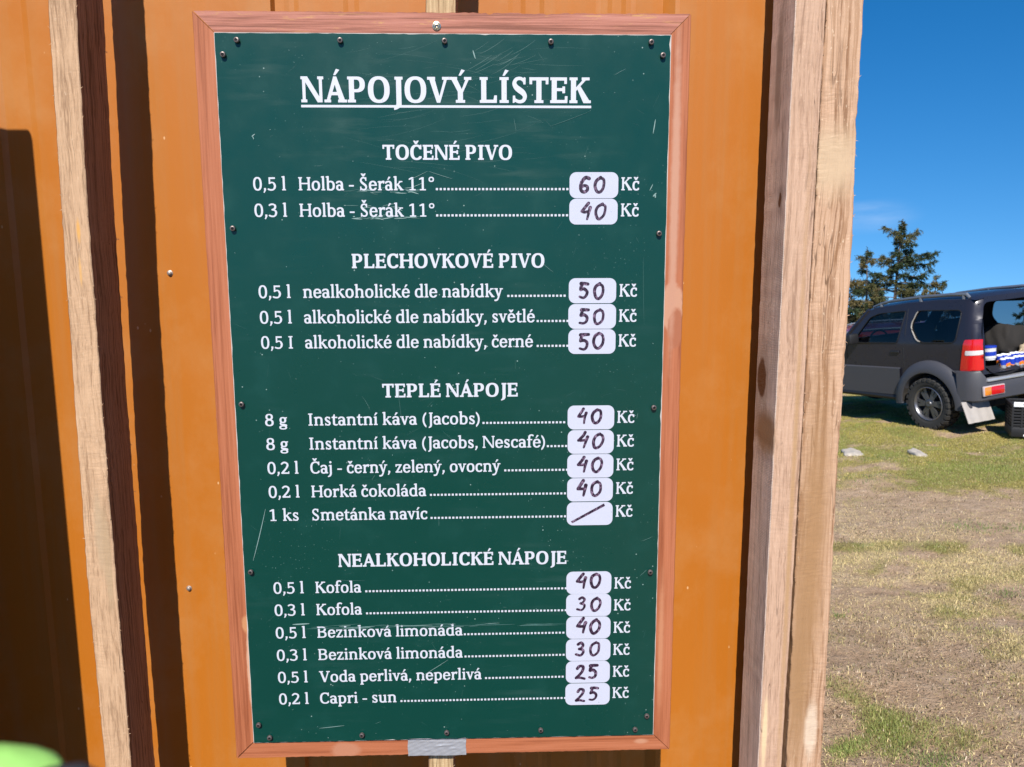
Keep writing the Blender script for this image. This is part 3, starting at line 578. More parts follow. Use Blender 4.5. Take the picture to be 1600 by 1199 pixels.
o = timber('wooden_post', [(SZ + z, a, c_) for z, a, c_ in [(-2.1, .8532, .888), (-1.18, .8534, .8935), (-.85, .8541, .8962), (-.5, .8545, .8985), (.02, .8552, .8997), (.60, .856, .900)]], .095, .0195, [PALE, GREYW, PALE], '', seed=5, jag=.0005)
tag(o, 'smooth narrow post with a greyed left side and brown knot', 'post', 'sawn timbers in front of the wall')
o = timber('wooden_post', [(SZ + z, a, c_) for z, a, c_ in [(-2.1, .904, .963), (-1.18, .9027, .9613), (-.85, .9005, .9603), (-.69, .9003, .9592), (-.34, .9005, .9606), (-.20, .9007, .9578), (-.152, .9008, .9570), (-.147, .9008, .9546), (-.138, .9008, .9542), (-.133, .9009, .9566), (.02, .9012, .9562), (.60, .902, .955)]], .105, .0215, [ROUGH, ROUGH, ROUGH], '', seed=6, jag=.0012, fuzz=200)
tag(o, 'rough sawn corner post between the narrow post and the blue sky', 'post', 'sawn timbers in front of the wall')
for z, lab in ((2.36, 'rail nailed behind the battens high on the wall'), (.22, 'rail nailed behind the battens low on the wall')):
    b = MB(); b.box(-1.4, .953, .1165, WY - .001, z, z + .09, bev=.002); tag(b.build('wooden_rail', SHADE), lab, 'rail', 'rails behind the battens')
# unseen object known by its shadow on the wall, built as a board screen
scr = empty('shadow_screen', (0, 0, 0)); tag(scr, 'unseen shadow caster just left of the view, shaped as a tall screen of dark boards', 'screen')
for i in range(6):
    b = MB(); x1 = -.388 - i*.122; b.box(x1 - .1215, x1, -.150, -.128, -.1, 2.140 - (.004*i if i else 0), bev=.006); b.build('board', SHADE, scr)
for z in (.5, 1.7):
    b = MB(); b.box(-1.11, -.42, -.127, -.09, z, z + .08, bev=.003); b.build('crossbar', SHADE, scr)

# ================================================================ the menu sign
sign = empty('menu_sign', (0, 0, SZ)); tag(sign, 'dark green drinks menu board with white lettering in a red-brown wooden frame', 'menu board')
def frame_paint(name, axis, stains=(), sheen_chips=False):
    m = NT(name); k = {'x': 0, 'z': 2}[axis]; v = [300, 300, 300]; v[k] = 6; v2 = [60, 60, 60]; v2[k] = 1.6
    fine = m.noise(1, 6, m.mapping(tuple(v)), .7); mid = m.noise(1, 4, m.mapping(tuple(v2)), .6, .6)
    g = m.math('ADD', m.math('MULTIPLY', fine, .5), m.math('MULTIPLY', mid, .5))
    c = m.ramp(g, (.42, (.22, .075, .044)), (.5, (.40, .148, .096)), (.58, (.50, .205, .145))) if sheen_chips else m.ramp(g, (.40, (.27, .074, .028)), (.5, (.40, .125, .052)), (.60, (.46, .155, .072)))  # top rail: pinker base with the sheen mixed into the colour
    if sheen_chips: c = m.mix(m.math('MULTIPLY', m.rng(m.noise(1, 5, m.mapping((26, 60, 160)), .65), .56, .64), m.rng(mid, .45, .6)), c, (.56, .30, .10))
    for cc, size, col, soft in stains: c = m.mix(m.spot(cc, size, soft, .3), c, col)
    m.set(Base_Color=c, Roughness=.62, Specular_IOR_Level=.35); m.bump(g, .55 if sheen_chips else .3, .0012); return m.mat
WL, HL, BW, TH = .6995, 1.1340, .046, .0185
def rail(name, a, b_, ia, ib, mat, chip=0):
    """mitred rail: outer edge a-b, inner edge ia-ib (x, z), subdivided"""
    n = 120; P = []
    for i in range(n + 1):
        t = i/n; o = (a[0] + (b_[0]-a[0])*t, a[1] + (b_[1]-a[1])*t); q = (ia[0] + (ib[0]-ia[0])*t, ia[1] + (ib[1]-ia[1])*t)
        j = random.gauss(0, .00025) ; j2 = abs(random.gauss(0, .0011))*math.exp(-((t - .62)/.22)**2)*chip; nrm = Vector((o[0]-q[0], 0, o[1]-q[1])).normalized()
        o = (o[0] + nrm.x*(j - j2), o[1] + nrm.z*(j - j2)); e = .0012
        P.append([(o[0], TH, o[1]), (o[0], e + j2, o[1]), (o[0] - nrm.x*e, 0, o[1] - nrm.z*e), (q[0], 0, q[1]), (q[0], TH, q[1])])
    b2 = MB(); b2.grid(P); b2.add(P[0], [(0, 1, 2, 3, 4)]); b2.add(P[-1], [(0, 1, 2, 3, 4)]); return b2.build(name, mat, sign)
g = .0007
rail('frame_rail', (g*2.2, 0), (WL - g, 0), (BW + g*1.6, -BW), (WL - BW - g, -BW), frame_paint('rail_top', 'x', sheen_chips=True), 1)
rail('frame_rail', (g*2.2, -HL), (WL - g, -HL), (BW + g*1.6, -HL + BW), (WL - BW - g, -HL + BW), frame_paint('rail_bottom', 'x', [((.175, 0, -1.123), (.023, .03, .013), (.455, .19, .105), .5), ((.652, 0, -1.118), (.010, .03, .004), (.50, .23, .13), 1.0)]))
rail('frame_rail', (0, -g), (0, -HL + g), (BW, -BW - g*.5), (BW, -HL + BW + g), frame_paint('rail_side', 'z', [((.028, 0, -.905), (.007, .03, .014), (.52, .23, .10), .6), ((.029, 0, -.98), (.004, .03, .06), (.58, .32, .20), .5)]))
rail('frame_rail', (WL, -g), (WL, -HL + g), (WL - BW, -BW - g*.5), (WL - BW, -HL + BW + g), frame_paint('rail_side', 'z', [((.683, 0, -.415), (.018, .03, .035), (.52, .26, .16), .3), ((.690, 0, -.446), (.012, .03, .03), (.37, .125, .06), .3), ((.683, 0, -.25), (.006, .03, .2), (.50, .25, .16), 1.0), ((.680, 0, -.95), (.004, .03, .1), (.49, .20, .10), 1.2)]))
PX0, PX1, PZ0, PZ1 = .0297, .6712, -1.1046, -.0297; PF = -.0042
m = NT('green_laminate')
n1 = m.noise(4, 4); n2 = m.noise(18, 5)
c = m.mix(n1, (.0012, .041, .0300), (.0022, .048, .0360)); c = m.mix(m.rng(n2, .55, .8, 0, .5), c, (.007, .064, .051))
vo = m.n('ShaderNodeTexVoronoi', feature='F1'); vo.inputs['Scale'].default_value = 70; m.l(m.mapping((1, .01, 1)), vo.inputs['Vector'])
c = m.mix(m.math('MULTIPLY', m.rng(vo.outputs['Distance'], .085, .045), m.rng(m.noise(9, 3), .54, .60, 0, .55)), c, (.42, .55, .50))
vo = m.n('ShaderNodeTexVoronoi', feature='F1'); vo.inputs['Scale'].default_value = 150; m.l(m.mapping((1, .01, 1)), vo.inputs['Vector'])
c = m.mix(m.math('MULTIPLY', m.rng(vo.outputs['Distance'], .12, .06), m.rng(m.noise(6, 3), .50, .62, 0, .30)), c, (.25, .40, .36))
haz = m.math('MULTIPLY', m.rng(m.noise(1, 5, m.mapping((7, 1, 60)), .6), .52, .72), m.rng(m.noise(4, 3), .45, .68)); c = m.mix(m.math('MULTIPLY', haz, .09), c, (.15, .24, .23))  # soft sheen mixed into the colour as pale haze
m.set(Base_Color=c, Roughness=m.math('ADD', m.rng(n2, .3, .7, .26, .34), m.math('MULTIPLY', haz, .2)), Specular_IOR_Level=.42); m.bump(n1, .04, .01); GREEN = m.mat
WHITE = plain('white_print', (.58, .59, .645), .45, var=.03); EDGE = plain('bare_panel_edge', (.50, .46, .42), .6, var=.15, vscale=120)
SCR = plain('scratch', (.045, .12, .105), .55, var=.3, vscale=200); SCRW = plain('scuff', (.20, .31, .285), .55, var=.25, vscale=200)
b = MB(); e = .0009
b.box(PX0, PX1, PF + .0004, -.0008, PZ0, PZ1, 1)
N = 90; top = []; bot = []; lef = []; rig = []
jit = lambda s: random.gauss(0, .00022)*s + (abs(random.gauss(0, .0009)) if random.random() < .025 else 0)
outer = [(PX0 + e + (PX1-PX0-2*e)*i/N, PZ1 - e - jit(1)) for i in range(N+1)] + [(PX1 - e - jit(1), PZ1 - e - (PZ1-PZ0-2*e)*i/N) for i in range(1, N)] + [(PX1 - e - (PX1-PX0-2*e)*i/N, PZ0 + e*.4 + jit(1)) for i in range(N+1)] + [(PX0 + e + jit(1), PZ0 + e + (PZ1-PZ0-2*e)*i/N) for i in range(1, N)]
b.add([(x, PF, z) for x, z in outer], [tuple(range(len(outer)))], 0)
def ribbon(b, pts, w, y, mi):
    pts = [Vector((p[0], 0, p[1])) for p in pts]; v = []
    for i, p in enumerate(pts):
        t = (pts[min(i+1, len(pts)-1)] - pts[max(i-1, 0)]).normalized(); n = Vector((-t.z, 0, t.x)); k = w*math.sin(math.pi*(i + .35)/(len(pts) - .3))**.6
        v += [(p.x + n.x*k/2, y, p.z + n.z*k/2), (p.x - n.x*k/2, y, p.z - n.z*k/2)]
    b.add(v, [(2*i, 2*i+1, 2*i+3, 2*i+2) for i in range(len(pts)-1)], mi)
rr = random.Random(11); lay = 0
def scratch(x, z, l, a, w, mi, curve=0.0):
    global lay; lay += 1; pts = []; q = a
    for i in range(7): pts.append((x, z)); x += math.cos(q)*l/6; z += math.sin(q)*l/6; q += curve/6
    if all(PX0 + .004 < p[0] < PX1 - .004 and PZ0 + .004 < p[1] < PZ1 - .004 for p in pts): ribbon(b, pts, w, PF - .00003 - .0000012*lay, mi)
for _ in range(70): scratch(rr.uniform(.20, .47), rr.uniform(-.215, -.05), rr.uniform(.02, .10), rr.uniform(-.25, .25), rr.uniform(.00012, .00028), 2, rr.uniform(-.4, .4))
for _ in range(14): scratch(rr.uniform(.38, .45), rr.uniform(-.085, -.055), rr.uniform(.02, .05), rr.uniform(.15, .5), rr.uniform(.0002, .0006), 2, rr.uniform(.1, .5))
for _ in range(110): scratch(rr.uniform(.04, .66), rr.uniform(-1.09, -.04), rr.uniform(.004, .026), rr.gauss(0, .5) + (rr.random() < .3)*1.4, rr.uniform(.00012, .0003), 2 if rr.random() < .8 else 3, rr.uniform(-.3, .3))
for _ in range(60): scratch(rr.uniform(.20, .30), rr.choice((-.243, -.247, -.268, -.2835)) + rr.gauss(0, .0012), rr.uniform(.003, .022), rr.gauss(0, .12), rr.uniform(.0004, .0015), rr.choice((2, 3, 3)), rr.uniform(-.1, .1))
for _ in range(40): scratch(rr.uniform(.11, .47), -.9115 + rr.gauss(0, .0016), rr.uniform(.01, .07), rr.gauss(.01, .03), rr.uniform(.0004, .0013), rr.choice((2, 2, 3)), 0)
for _ in range(330): scratch(rr.uniform(.035, .665), rr.uniform(-1.095, -.04), rr.uniform(.0005, .0018), rr.uniform(0, 3), rr.uniform(.0003, .0008), rr.choice((2, 3)), 0)
for x, z, l, a, w, k in [(.045, -.800, .085, 1.28, .0011, 3), (.30, -.995, .05, .55, .0007, 3), (.296, -.2305, .03, .42, .0004, 3), (.325, -.218, .035, -.32, .0004, 3), (.273, -.531, .055, -1.5, .0005, 2), (.638, -.34, .10, -1.56, .0004, 2), (.645, -.245, .010, 1.1, .0012, 3), (.650, -.2535, .007, .8, .0022, 3), (.6535, -.2555, .006, 1.6, .0020, 3), (.648, -.165, .02, 1.4, .0014, 3), (.1005, -.905, .026, .02, .0022, 3), (.135, -1.081, .04, .08, .0009, 3), (.17, -.833, .045, -.06, .0006, 2), (.075, -.170, .006, .6, .0014, 3), (.078, -.174, .005, 1.9, .0010, 3), (.39, -.052, .012, -1.3, .0016, 3), (.50, -.155, .06, .33, .0004, 2)]: scratch(x, z, l, a, w, k, .05)
b.build('green_panel', [GREEN, EDGE, SCR, SCRW], sign)
b = screw_mesh(.0040, .0068); sc0 = b.build('panel_screw', [RUST, DARK], sign, True)
for i, (x, z) in enumerate([(0.0622, -0.0411), (0.0417, -0.0598), (0.2047, -0.0403), (0.35, -0.0404), (0.5, -0.0405), (0.6422, -0.0406), (0.6591, -0.0586), (0.0419, -0.2981), (0.0409, -0.5553), (0.0415, -0.817), (0.0404, -1.0713), (0.0565, -1.0937), (0.2032, -1.0925), (0.3377, -1.0911), (0.4884, -1.0899), (0.6402, -1.0922), (0.6598, -0.3064), (0.6576, -0.5653), (0.6589, -0.8263), (0.6594, -1.0692)]):
    o = sc0
    if i: o = sc0.copy(); COL.objects.link(o)
    o.location = (x, PF + .0004, z); o.rotation_euler = (rr.gauss(0, .05), rr.uniform(0, 6), rr.gauss(0, .05))
b = MB(); b.lathe([(.0062, .0006), (.0060, -.0012), (.0045, -.0016), (.0036, -.0004), (.0034, -.0010), (.0026, -.0012), (0, .0004)], 'y', 24); o = b.build('frame_screw', plain('brass_washer', (.55, .48, .36), .32, 1.0, var=.2, vscale=300), sign, True); o.location = (.3394, -.0002, -.0190)
# duct tape over the lower rail
m = NT('silver_tape'); w1 = m.n('ShaderNodeTexWave', wave_type='BANDS', bands_direction='X'); w1.inputs['Scale'].default_value = 160; m.l(m.obj, w1.inputs['Vector'])
w2 = m.n('ShaderNodeTexWave', wave_type='BANDS', bands_direction='Z'); w2.inputs['Scale'].default_value = 160; m.l(m.obj, w2.inputs['Vector'])
m.set(Base_Color=m.mix(m.noise(40, 4), (.33, .33, .35), (.40, .40, .42)), Metallic=.2, Roughness=.42); m.bump(m.math('ADD', m.math('ADD', w1.outputs['Fac'], w2.outputs['Fac']), m.math('MULTIPLY', m.noise(60, 3), 1)), .12, .0008)
P = []; nxs, nzs = 60, 26
for j in range(nzs + 1):
    row = []
    for i in range(nxs + 1):
        s = i/nxs; t = j/nzs; x = .2745 + .0935*s + .0004*math.sin(t*9); z = -1.1028 - .0325*t + .0004*math.sin(s*7); y = -.0006
        y -= .0011*math.exp(-((s - .62)/.16)**2 - ((t - .45 + .25*(s-.62))/.05)**2) + .0009*math.exp(-((s - .80)/.07)**2 - ((t - .63)/.04)**2) + .0008*math.exp(-((s - .30)/.05)**2 - ((t - .72)/.04)**2) + .0004*math.exp(-((t-.2-.1*s)/.05)**2) + .00025*math.sin(s*37 + t*9)*math.sin(t*21)
        if z > PZ0: y -= .0044*min(1, (z - PZ0)/.0008)
        if z < -HL: y += .0; 
        row.append((x, y, z))
    P.append(row)
P.append([(x, TH*.6, z) for x, y, z in P[-1]])
b = MB(); b.grid(P); tag(b.build('duct_tape', m.mat, sign, True), 'strip of wrinkled silver duct tape across the lower rail')
# ---------------------------------------------------------------- lettering as flat print on the panel
def contours(F):
    """zero level of a field as closed loops in em units"""
    F = np.pad(F, 1, constant_values=9.0); F = np.where(np.abs(F) < 1e-6, 1e-6, F); h, w = F.shape; S_ = F < 0
    code = S_[:-1, :-1]*1 + S_[:-1, 1:]*2 + S_[1:, 1:]*4 + S_[1:, :-1]*8
    nxt = {}
    T_ = {1: [(3, 0)], 2: [(0, 1)], 3: [(3, 1)], 4: [(1, 2)], 5: [(3, 2), (1, 0)], 6: [(0, 2)], 7: [(3, 2)], 8: [(2, 3)], 9: [(2, 0)], 10: [(0, 3), (2, 1)], 11: [(2, 1)], 12: [(1, 3)], 13: [(1, 0)], 14: [(0, 3)]}
    def eid(i, j, e): return {0: (i, j, 0), 1: (i, j+1, 1), 2: (i+1, j, 0), 3: (i, j, 1)}[e]
    for i, j in zip(*np.nonzero((code > 0) & (code < 15))):
        for a, b in T_[int(code[i, j])]: nxt[eid(i, j, a)] = eid(i, j, b)
    def pos(k):
        i, j, e = k
        if e == 0: f0, f1 = F[i, j], F[i, j+1]; t = f0/(f0 - f1); x, y = j + t, i
        else: f0, f1 = F[i, j], F[i+1, j]; t = f0/(f0 - f1); x, y = j, i + t
        return (GX0 + (x - 1)*GS, GY0 + (y - 1)*GS)
    loops = []
    while nxt:
        k0, k = nxt.popitem(); lp = [pos(k0)]
        while k != k0: lp.append(pos(k)); k = nxt.pop(k)
        loops.append(lp)
    return loops
def simplify(lp, tol):
    P = np.array(lp); n = len(P)
    if n < 8: return lp
    a = 0; b = int(np.argmax(np.hypot(*(P - P[0]).T))); keep = {a, b}; st = [(a, b), (b, n)]
    while st:
        i, j = st.pop()
        if j - i < 2: continue
        p, q = P[i], P[j % n]; d = q - p; L_ = math.hypot(*d) + 1e-9; e = np.abs((P[i+1:j, 0] - p[0])*d[1] - (P[i+1:j, 1] - p[1])*d[0])/L_; k = int(np.argmax(e))
        if e[k] > tol: k += i + 1; keep.add(k % n); st += [(i, k), (k, j)]
    return [lp[i] for i in sorted(keep)]
_cache = {}
def area2(l): return sum(p[0]*q[1] - q[0]*p[1] for p, q in zip(l, l[1:] + l[:1]))
def inside(p, l):
    r = False
    for (x0, y0), (x1, y1) in zip(l, l[1:] + l[:1]):
        if (y0 > p[1]) != (y1 > p[1]) and p[0] < (x1 - x0)*(p[1] - y0)/(y1 - y0) + x0: r = not r
    return r
def tess(field, key):
    if key not in _cache:
        lps = [simplify(l, 1.1) for l in contours(field - (0 if key[0] == 'hand' else 7.0))]; lps = sorted([l for l in lps if len(l) > 2], key=lambda l: -abs(area2(l))); outer = []
        for l in lps:                     # holes go with the outline they lie in
            host = [o for o in outer if inside(l[0], o[0])]
            if host and len([1 for o in host]) % 2 == 1 and area2(l)*area2(host[-1][0]) < 0: host[-1].append(l)
            else: outer.append([l])
        V = []; T = []
        for grp in outer:
            b0 = len(V); V += [p for l in grp for p in l]; T += [tuple(b0 + i for i in t) for t in tessellate_polygon([[Vector((x, y, 0)) for x, y in l] for l in grp])]
        _cache[key] = (V, T)
    return _cache[key]
def text_shape(b, text, x0, x1, z, sz, bold, y):
    """text between x0 and x1 (ink to ink), baseline z, sz metres per em unit"""
    pos = 0; items = []; lo = 1e9; hi = -1e9
    for ch in text:
        key = (ch, bold)
        if key not in _cache: fld, w = glyph(ch, bold); tess(fld, key); _cache[key] = (*_cache[key], w)
        v, t, w = _cache[key]
        if v: lo = min(lo, pos + min(p[0] for p in v)); hi = max(hi, pos + max(p[0] for p in v)); items.append((pos, v, t))
        pos += w
    k = (x1 - x0)/(hi - lo)
    for p, v, t in items: b.add([(x0 + (p + q[0] - lo)*k, y, z + q[1]*sz) for q in v], t)
ROWS = [('0,5 l', 'Holba - Šerák 11°', .3322, .3348, -.2444), ('0,3 l', 'Holba - Šerák 11°', .3321, .3346, -.2816),
 ('0,5 l', 'nealkoholické dle nabídky', .4307, .4374, -.3982), ('0,5 l', 'alkoholické dle nabídky, světlé', .4780, .4809, -.4355), ('0,5 I', 'alkoholické dle nabídky, černé', .4753, .4810, -.4726),
 ('8 g', 'Instantní káva (Jacobs)', .3949, .3992, -.5890), ('8 g', 'Instantní káva (Jacobs, Nescafé)', .4938, .4968, -.6259), ('0,2 l', 'Čaj - černý, zelený, ovocný', .4259, .4318, -.6631),
 ('0,2 l', 'Horká čokoláda', .3121, .3180, -.7004), ('1 ks', 'Smetánka navíc', .3134, .3183, -.7370), ('0,5 l', 'Kofola', .2086, .2150, -.8540), ('0,3 l', 'Kofola', .2086, .2151, -.8903),
 ('0,5 l', 'Bezinková limonáda', .3649, .3671, -.9277), ('0,3 l', 'Bezinková limonáda', .3647, .3677, -.9650), ('0,5 l', 'Voda perlivá, neperlivá', .3941, .3998, -1.0022), ('0,2 l', 'Capri - sun', .2586, .2651, -1.0388)]
HEADS = [('NÁPOJOVÝ LÍSTEK', .1471, .5576, -.1228, .0344), ('TOČENÉ PIVO', .2594, .4448, -.2016, .0203), ('PLECHOVKOVÉ PIVO', .2106, .4919, -.3553, .0203), ('TEPLÉ NÁPOJE', .2496, .4525, -.5471, .0203), ('NEALKOHOLICKÉ NÁPOJE', .1749, .5279, -.8121, .0206)]
PY_ = PF - .00036; EM = .0181/667
for i, (q, n, nr, dl, z) in enumerate(ROWS):
    qr = {'8 g': .1064, '1 ks': .1172}.get(q, .1200)
    b = MB(); text_shape(b, n, .1381, nr, z, EM, False, PY_); line = b.build('menu_line', WHITE, sign)
    b = MB(); text_shape(b, q, .0737, qr, z, EM, False, PY_); b.build('quantity', WHITE, line)
    b = MB(); text_shape(b, 'Kč', .6035, .6297, z, EM, False, PY_); b.build('currency', WHITE, line)
    b = MB(); x = dl
    while x < .5262: s = .00158; b.add([(x - s*.1, PY_, z), (x + 2*s*.95, PY_, z), (x + 2*s*.95, PY_, z + .0031), (x - s*.1, PY_, z + .0031)], [(0, 1, 2, 3)]); x += .00555
    b.build('dot_leader', WHITE, line)
for i, (t, x0, x1, z, h) in enumerate(HEADS):
    b = MB(); text_shape(b, t, x0, x1, z, h/667, True, PY_)
    if not i: b.add([(x0 - .0005, PY_ - .00002, -.1300), (x1 + .0006, PY_ - .00002, -.1300), (x1 + .0006, PY_ - .00002, -.1266), (x0 - .0005, PY_ - .00002, -.1266)], [(0, 1, 2, 3)])
    b.build('heading', WHITE, sign)
# ---------------------------------------------------------------- price stickers, prices written by hand in marker
def hand(d, r):
    j = lambda x, y: (x + r.uniform(-14, 14), y + r.uniform(-14, 14)); w = 142 + r.uniform(-8, 12)
    if d == '0':
        pts = [j(330, 690), j(150, 560), j(90, 330), j(160, 80), j(300, 30), j(450, 190), j(500, 430), j(450, 620), j(300, 668)]; return pen(pts, w*1.02, w*.82)
    if d == '4': return U(pen([j(330, 720), j(250, 580), j(90, 360)], w*1.05, w), pen([j(90, 350), j(220, 330), j(390, 350)], w*.95, w*.9), pen([j(450, 520), j(400, 300), j(360, 20)], w*1.15, w*.7))
    if d == '5': return U(pen([j(130, 660), j(300, 672), j(450, 655)], w*1.2, w*.95), pen([j(170, 640), j(130, 480), j(120, 400)], w), pen([j(120, 400), j(280, 420), j(400, 300), j(380, 120), j(250, 30), j(90, 60)], w*1.1, w*.75))
    if d == '6': return pen([j(470, 660), j(320, 680), j(160, 520), j(90, 280), j(150, 80), j(290, 30), j(420, 130), j(410, 270), j(280, 330), j(140, 260)], w*1.1, w*.9)
    if d == '3': return U(pen([j(150, 600), j(280, 670), j(400, 560), j(300, 400), j(230, 370)], w, w*.8), pen([j(230, 370), j(400, 320), j(430, 160), j(300, 40), j(90, 80)], w*.9, w*.8))
    if d == '2': return pen([j(130, 540), j(220, 660), j(380, 620), j(370, 430), j(220, 200), j(90, 60), j(180, 60), j(330, 70), j(480, 20)], w, w*.8)
m = NT('marker_ink'); st = m.noise(1, 4, m.mapping((260, 1, 160), rot=(0, .5, 0)), .6)
m.set(Base_Color=m.ramp(st, (.38, (.010, .003, .012)), (.52, (.040, .015, .040)), (.66, (.26, .17, .25))), Roughness=.45); INK = m.mat
LABEL = plain('sticker_vinyl', (.53, .54, .63), .35, var=.02)
vals = ['60', '40', '50', '50', '50', '40', '40', '40', '40', '/', '40', '30', '40', '30', '25', '25']
for i, v in enumerate(vals):
    z0 = {0: -.2558, 1: -.2933, 2: -.4079, 3: -.4459, 4: -.4834, 5: -.5988, 6: -.6367, 7: -.6743, 8: -.7119, 9: -.7500, 10: -.8623, 11: -.8993, 12: -.9368, 13: -.9743, 14: -1.0117, 15: -1.0496}[i]
    r = random.Random(40 + i); x0, x1, z1 = .5281 + r.uniform(-.0003, .0003), .5988 + r.uniform(-.0003, .0003), z0 + .0368; b = MB(); rad = .0098; pts = []
    for cx, cz, a0 in ((x1 - rad, z1 - rad, 0), (x0 + rad, z1 - rad, 90), (x0 + rad, z0 + rad, 180), (x1 - rad, z0 + rad, 270)):
        for k in range(9): a = R(a0 + k*90/8); pts.append((cx + rad*math.cos(a), cz + rad*math.sin(a)))
    n = len(pts); ys = PF - .00062
    b.add([(x, ys, z) for x, z in pts] + [(x, PF - .0001, z) for x, z in pts], [tuple(range(n))] + [(k, (k+1) % n, n + (k+1) % n, n + k) for k in range(n)])
    stk = b.build('price_sticker', LABEL, sign); b = MB(); yi = ys - .00012; hh = .0232/700*r.uniform(.94, 1.05); sk = r.uniform(-.02, .13)
    if v == '/':
        b.add([(x0 + .0062, yi, z0 + .0062), (x0 + .0088, yi, z0 + .0034), (x1 - .0118, yi, z1 - .0062), (x1 - .0136, yi, z1 - .0022)], [(0, 1, 2, 3)])
    else:
        for k, ch in enumerate(v):
            vv, tt = tess(hand(ch, r), ('hand', i, k)); ox = x0 + (.0135 if k == 0 else .0350) + r.uniform(-.001, .001); oz = z0 + .0066 + r.uniform(-.0008, .0012) + (.002 if v in ('40', '30') and i != 1 else 0)
            b.add([(ox + p[0]*hh*1.02 + p[1]*hh*sk, yi - .00004*k, oz + p[1]*hh) for p in vv], tt)
    b.build('handwritten_price', INK, stk)
# ================================================================ the off-road car with its back open
PAINT = plain('grey_car_paint', (.024, .023, .034), .30, .15, .3, var=.10, vscale=6, spec=.35)
PAINTR = plain('red_car_paint', (.30, .022, .014), .3, .0, 1.0, var=.05, vscale=6)
CLAD = plain('grey_plastic_cladding', (.060, .060, .070), .5, .0, .0, var=.10, vscale=60, bump=.1)
BLACKP = plain('black_plastic', (.014, .014, .016), .5, var=.2, vscale=60)
TYRE = plain('tyre_rubber', (.030, .029, .028), .85, var=.35, vscale=40, bump=.3)
RIMM = plain('alloy', (.22, .22, .24), .35, .8, var=.1); RIMD = plain('dark_alloy', (.13, .13, .14), .4, .7, var=.1)
INTER = plain('car_trim', (.018, .018, .020), .85, var=.2); SEATM = plain('seat_fabric', (.045, .045, .055), .9, var=.2, vscale=80)
REDL = plain('red_lens', (.62, .010, .012), .12, coat=1.0, var=.10, vscale=40); CLEARL = plain('clear_lens', (.72, .68, .68), .12, coat=1.0, var=.1); AMBER = plain('amber_lens', (.80, .26, .03), .12, coat=1.0)
SILV = plain('silver_step', (.62, .62, .64), .35, .6, var=.08); SEALHI = plain('window_seal', (.36, .33, .29), .5)  # pale seal colour carries the highlight on the rubber
FLAPM = plain('dusty_mudflap', (.42, .385, .36), .8, var=.12, vscale=20, bump=.2); BARE = plain('chassis', (.030, .026, .022), .85, var=.4)
m = NT('car_glass'); m.t.nodes.remove(m.b); tr = m.n('ShaderNodeBsdfTransparent'); tr.inputs[0].default_value = (.27, .32, .36, 1); gl = m.n('ShaderNodeBsdfGlossy'); gl.inputs['Roughness'].default_value = .02
lw = m.n('ShaderNodeLayerWeight'); lw.inputs[0].default_value = .5; fr_ = m.math('ADD', m.math('MULTIPLY', m.math('POWER', lw.outputs['Facing'], 5.0), .9), .045); ms = m.n('ShaderNodeMixShader'); m.l(fr_, ms.inputs[0]); m.l(tr.outputs[0], ms.inputs[1]); m.l(gl.outputs[0], ms.inputs[2])
m.l(ms.outputs[0], m.t.nodes['Material Output'].inputs[0]); GLASS = m.mat
def in_poly(p, poly):
    r = False
    for (x0, y0), (x1, y1) in zip(poly, poly[1:] + poly[:1]):
        if (y0 > p[1]) != (y1 > p[1]) and p[0] < (x1 - x0)*(p[1] - y0)/(y1 - y0) + x0: r = not r
    return r
def rounded(poly, r, n=4):
    out = []; k = len(poly)
    for i in range(k):
        p, q, s = [Vector(poly[j % k]) for j in (i - 1, i, i + 1)]; a = (p - q); b_ = (s - q); d = min(r, a.length*.45, b_.length*.45); a.normalize(); b_.normalize()
        A, B_ = q + a*d, q + b_*d
        for t in range(n + 1): t /= n; w = A*(1-t)**2 + q*2*t*(1-t) + B_*t*t; out.append((w.x, w.y))
    return out
def sheet(outline, holes, fmap, step=.05):
    """triangulated panel with holes, bent into space by fmap"""
    def dens(P):
        o = []
        for p, q in zip(P, P[1:] + P[:1]):
            n = max(1, int(math.hypot(q[0]-p[0], q[1]-p[1])/step)); o += [(p[0] + (q[0]-p[0])*t/n, p[1] + (q[1]-p[1])*t/n) for t in range(n)]
        return o
    loops = [dens(outline)] + [dens(h) for h in holes]; v = []; e = []
    for l in loops: b0 = len(v); v += l; e += [(b0 + i, b0 + (i+1) % len(l)) for i in range(len(l))]
    xs = [p[0] for p in outline]; ys = [p[1] for p in outline]; x = min(xs) + step*.5
    ok = lambda p: in_poly(p, loops[0]) and not any(in_poly(p, h) for h in loops[1:])
    while x < max(xs):
        y = min(ys) + step*.5
        while y < max(ys):
            p = (x + .001*math.sin(y*91), y + .001*math.sin(x*77))
            if ok(p): v.append(p)
            y += step
        x += step
    V, E, F, *_ = delaunay_2d_cdt([Vector(p) for p in v], e, [], 0, 1e-5)
    F = [f for f in F if ok((sum(V[i].x for i in f)/len(f), sum(V[i].y for i in f)/len(f)))]
    return [fmap(p.x, p.y) for p in V], F
RC = .11
def rear_u(h): return -.595 + .05*max(0, (h - 1.12)/.47)
def vside(h): return .70 - .11*max(0, (h - 1.07)/.5)**1.15 - .015*max(0, (.75 - h)/.3)
def sidemap(off=0.0, s=1):
    def f(u, h):
        v = vside(h); uc = rear_u(h) + RC
        if u < uc: t = min(1, (uc - u)/RC); v -= (RC)*(1 - math.sqrt(max(0, 1 - t*t)))
        if u > 2.45: v -= .16*((u - 2.45)/.35)**2
        return (u - (off*min(1, max(0, (uc - u)/RC)) if u < uc else 0), s*(v + off), h)
    return f
ARCH = lambda cu, r: [(cu + r*math.cos(R(a)), .36 + r*math.sin(R(a))) for a in range(172, 7, -12)]
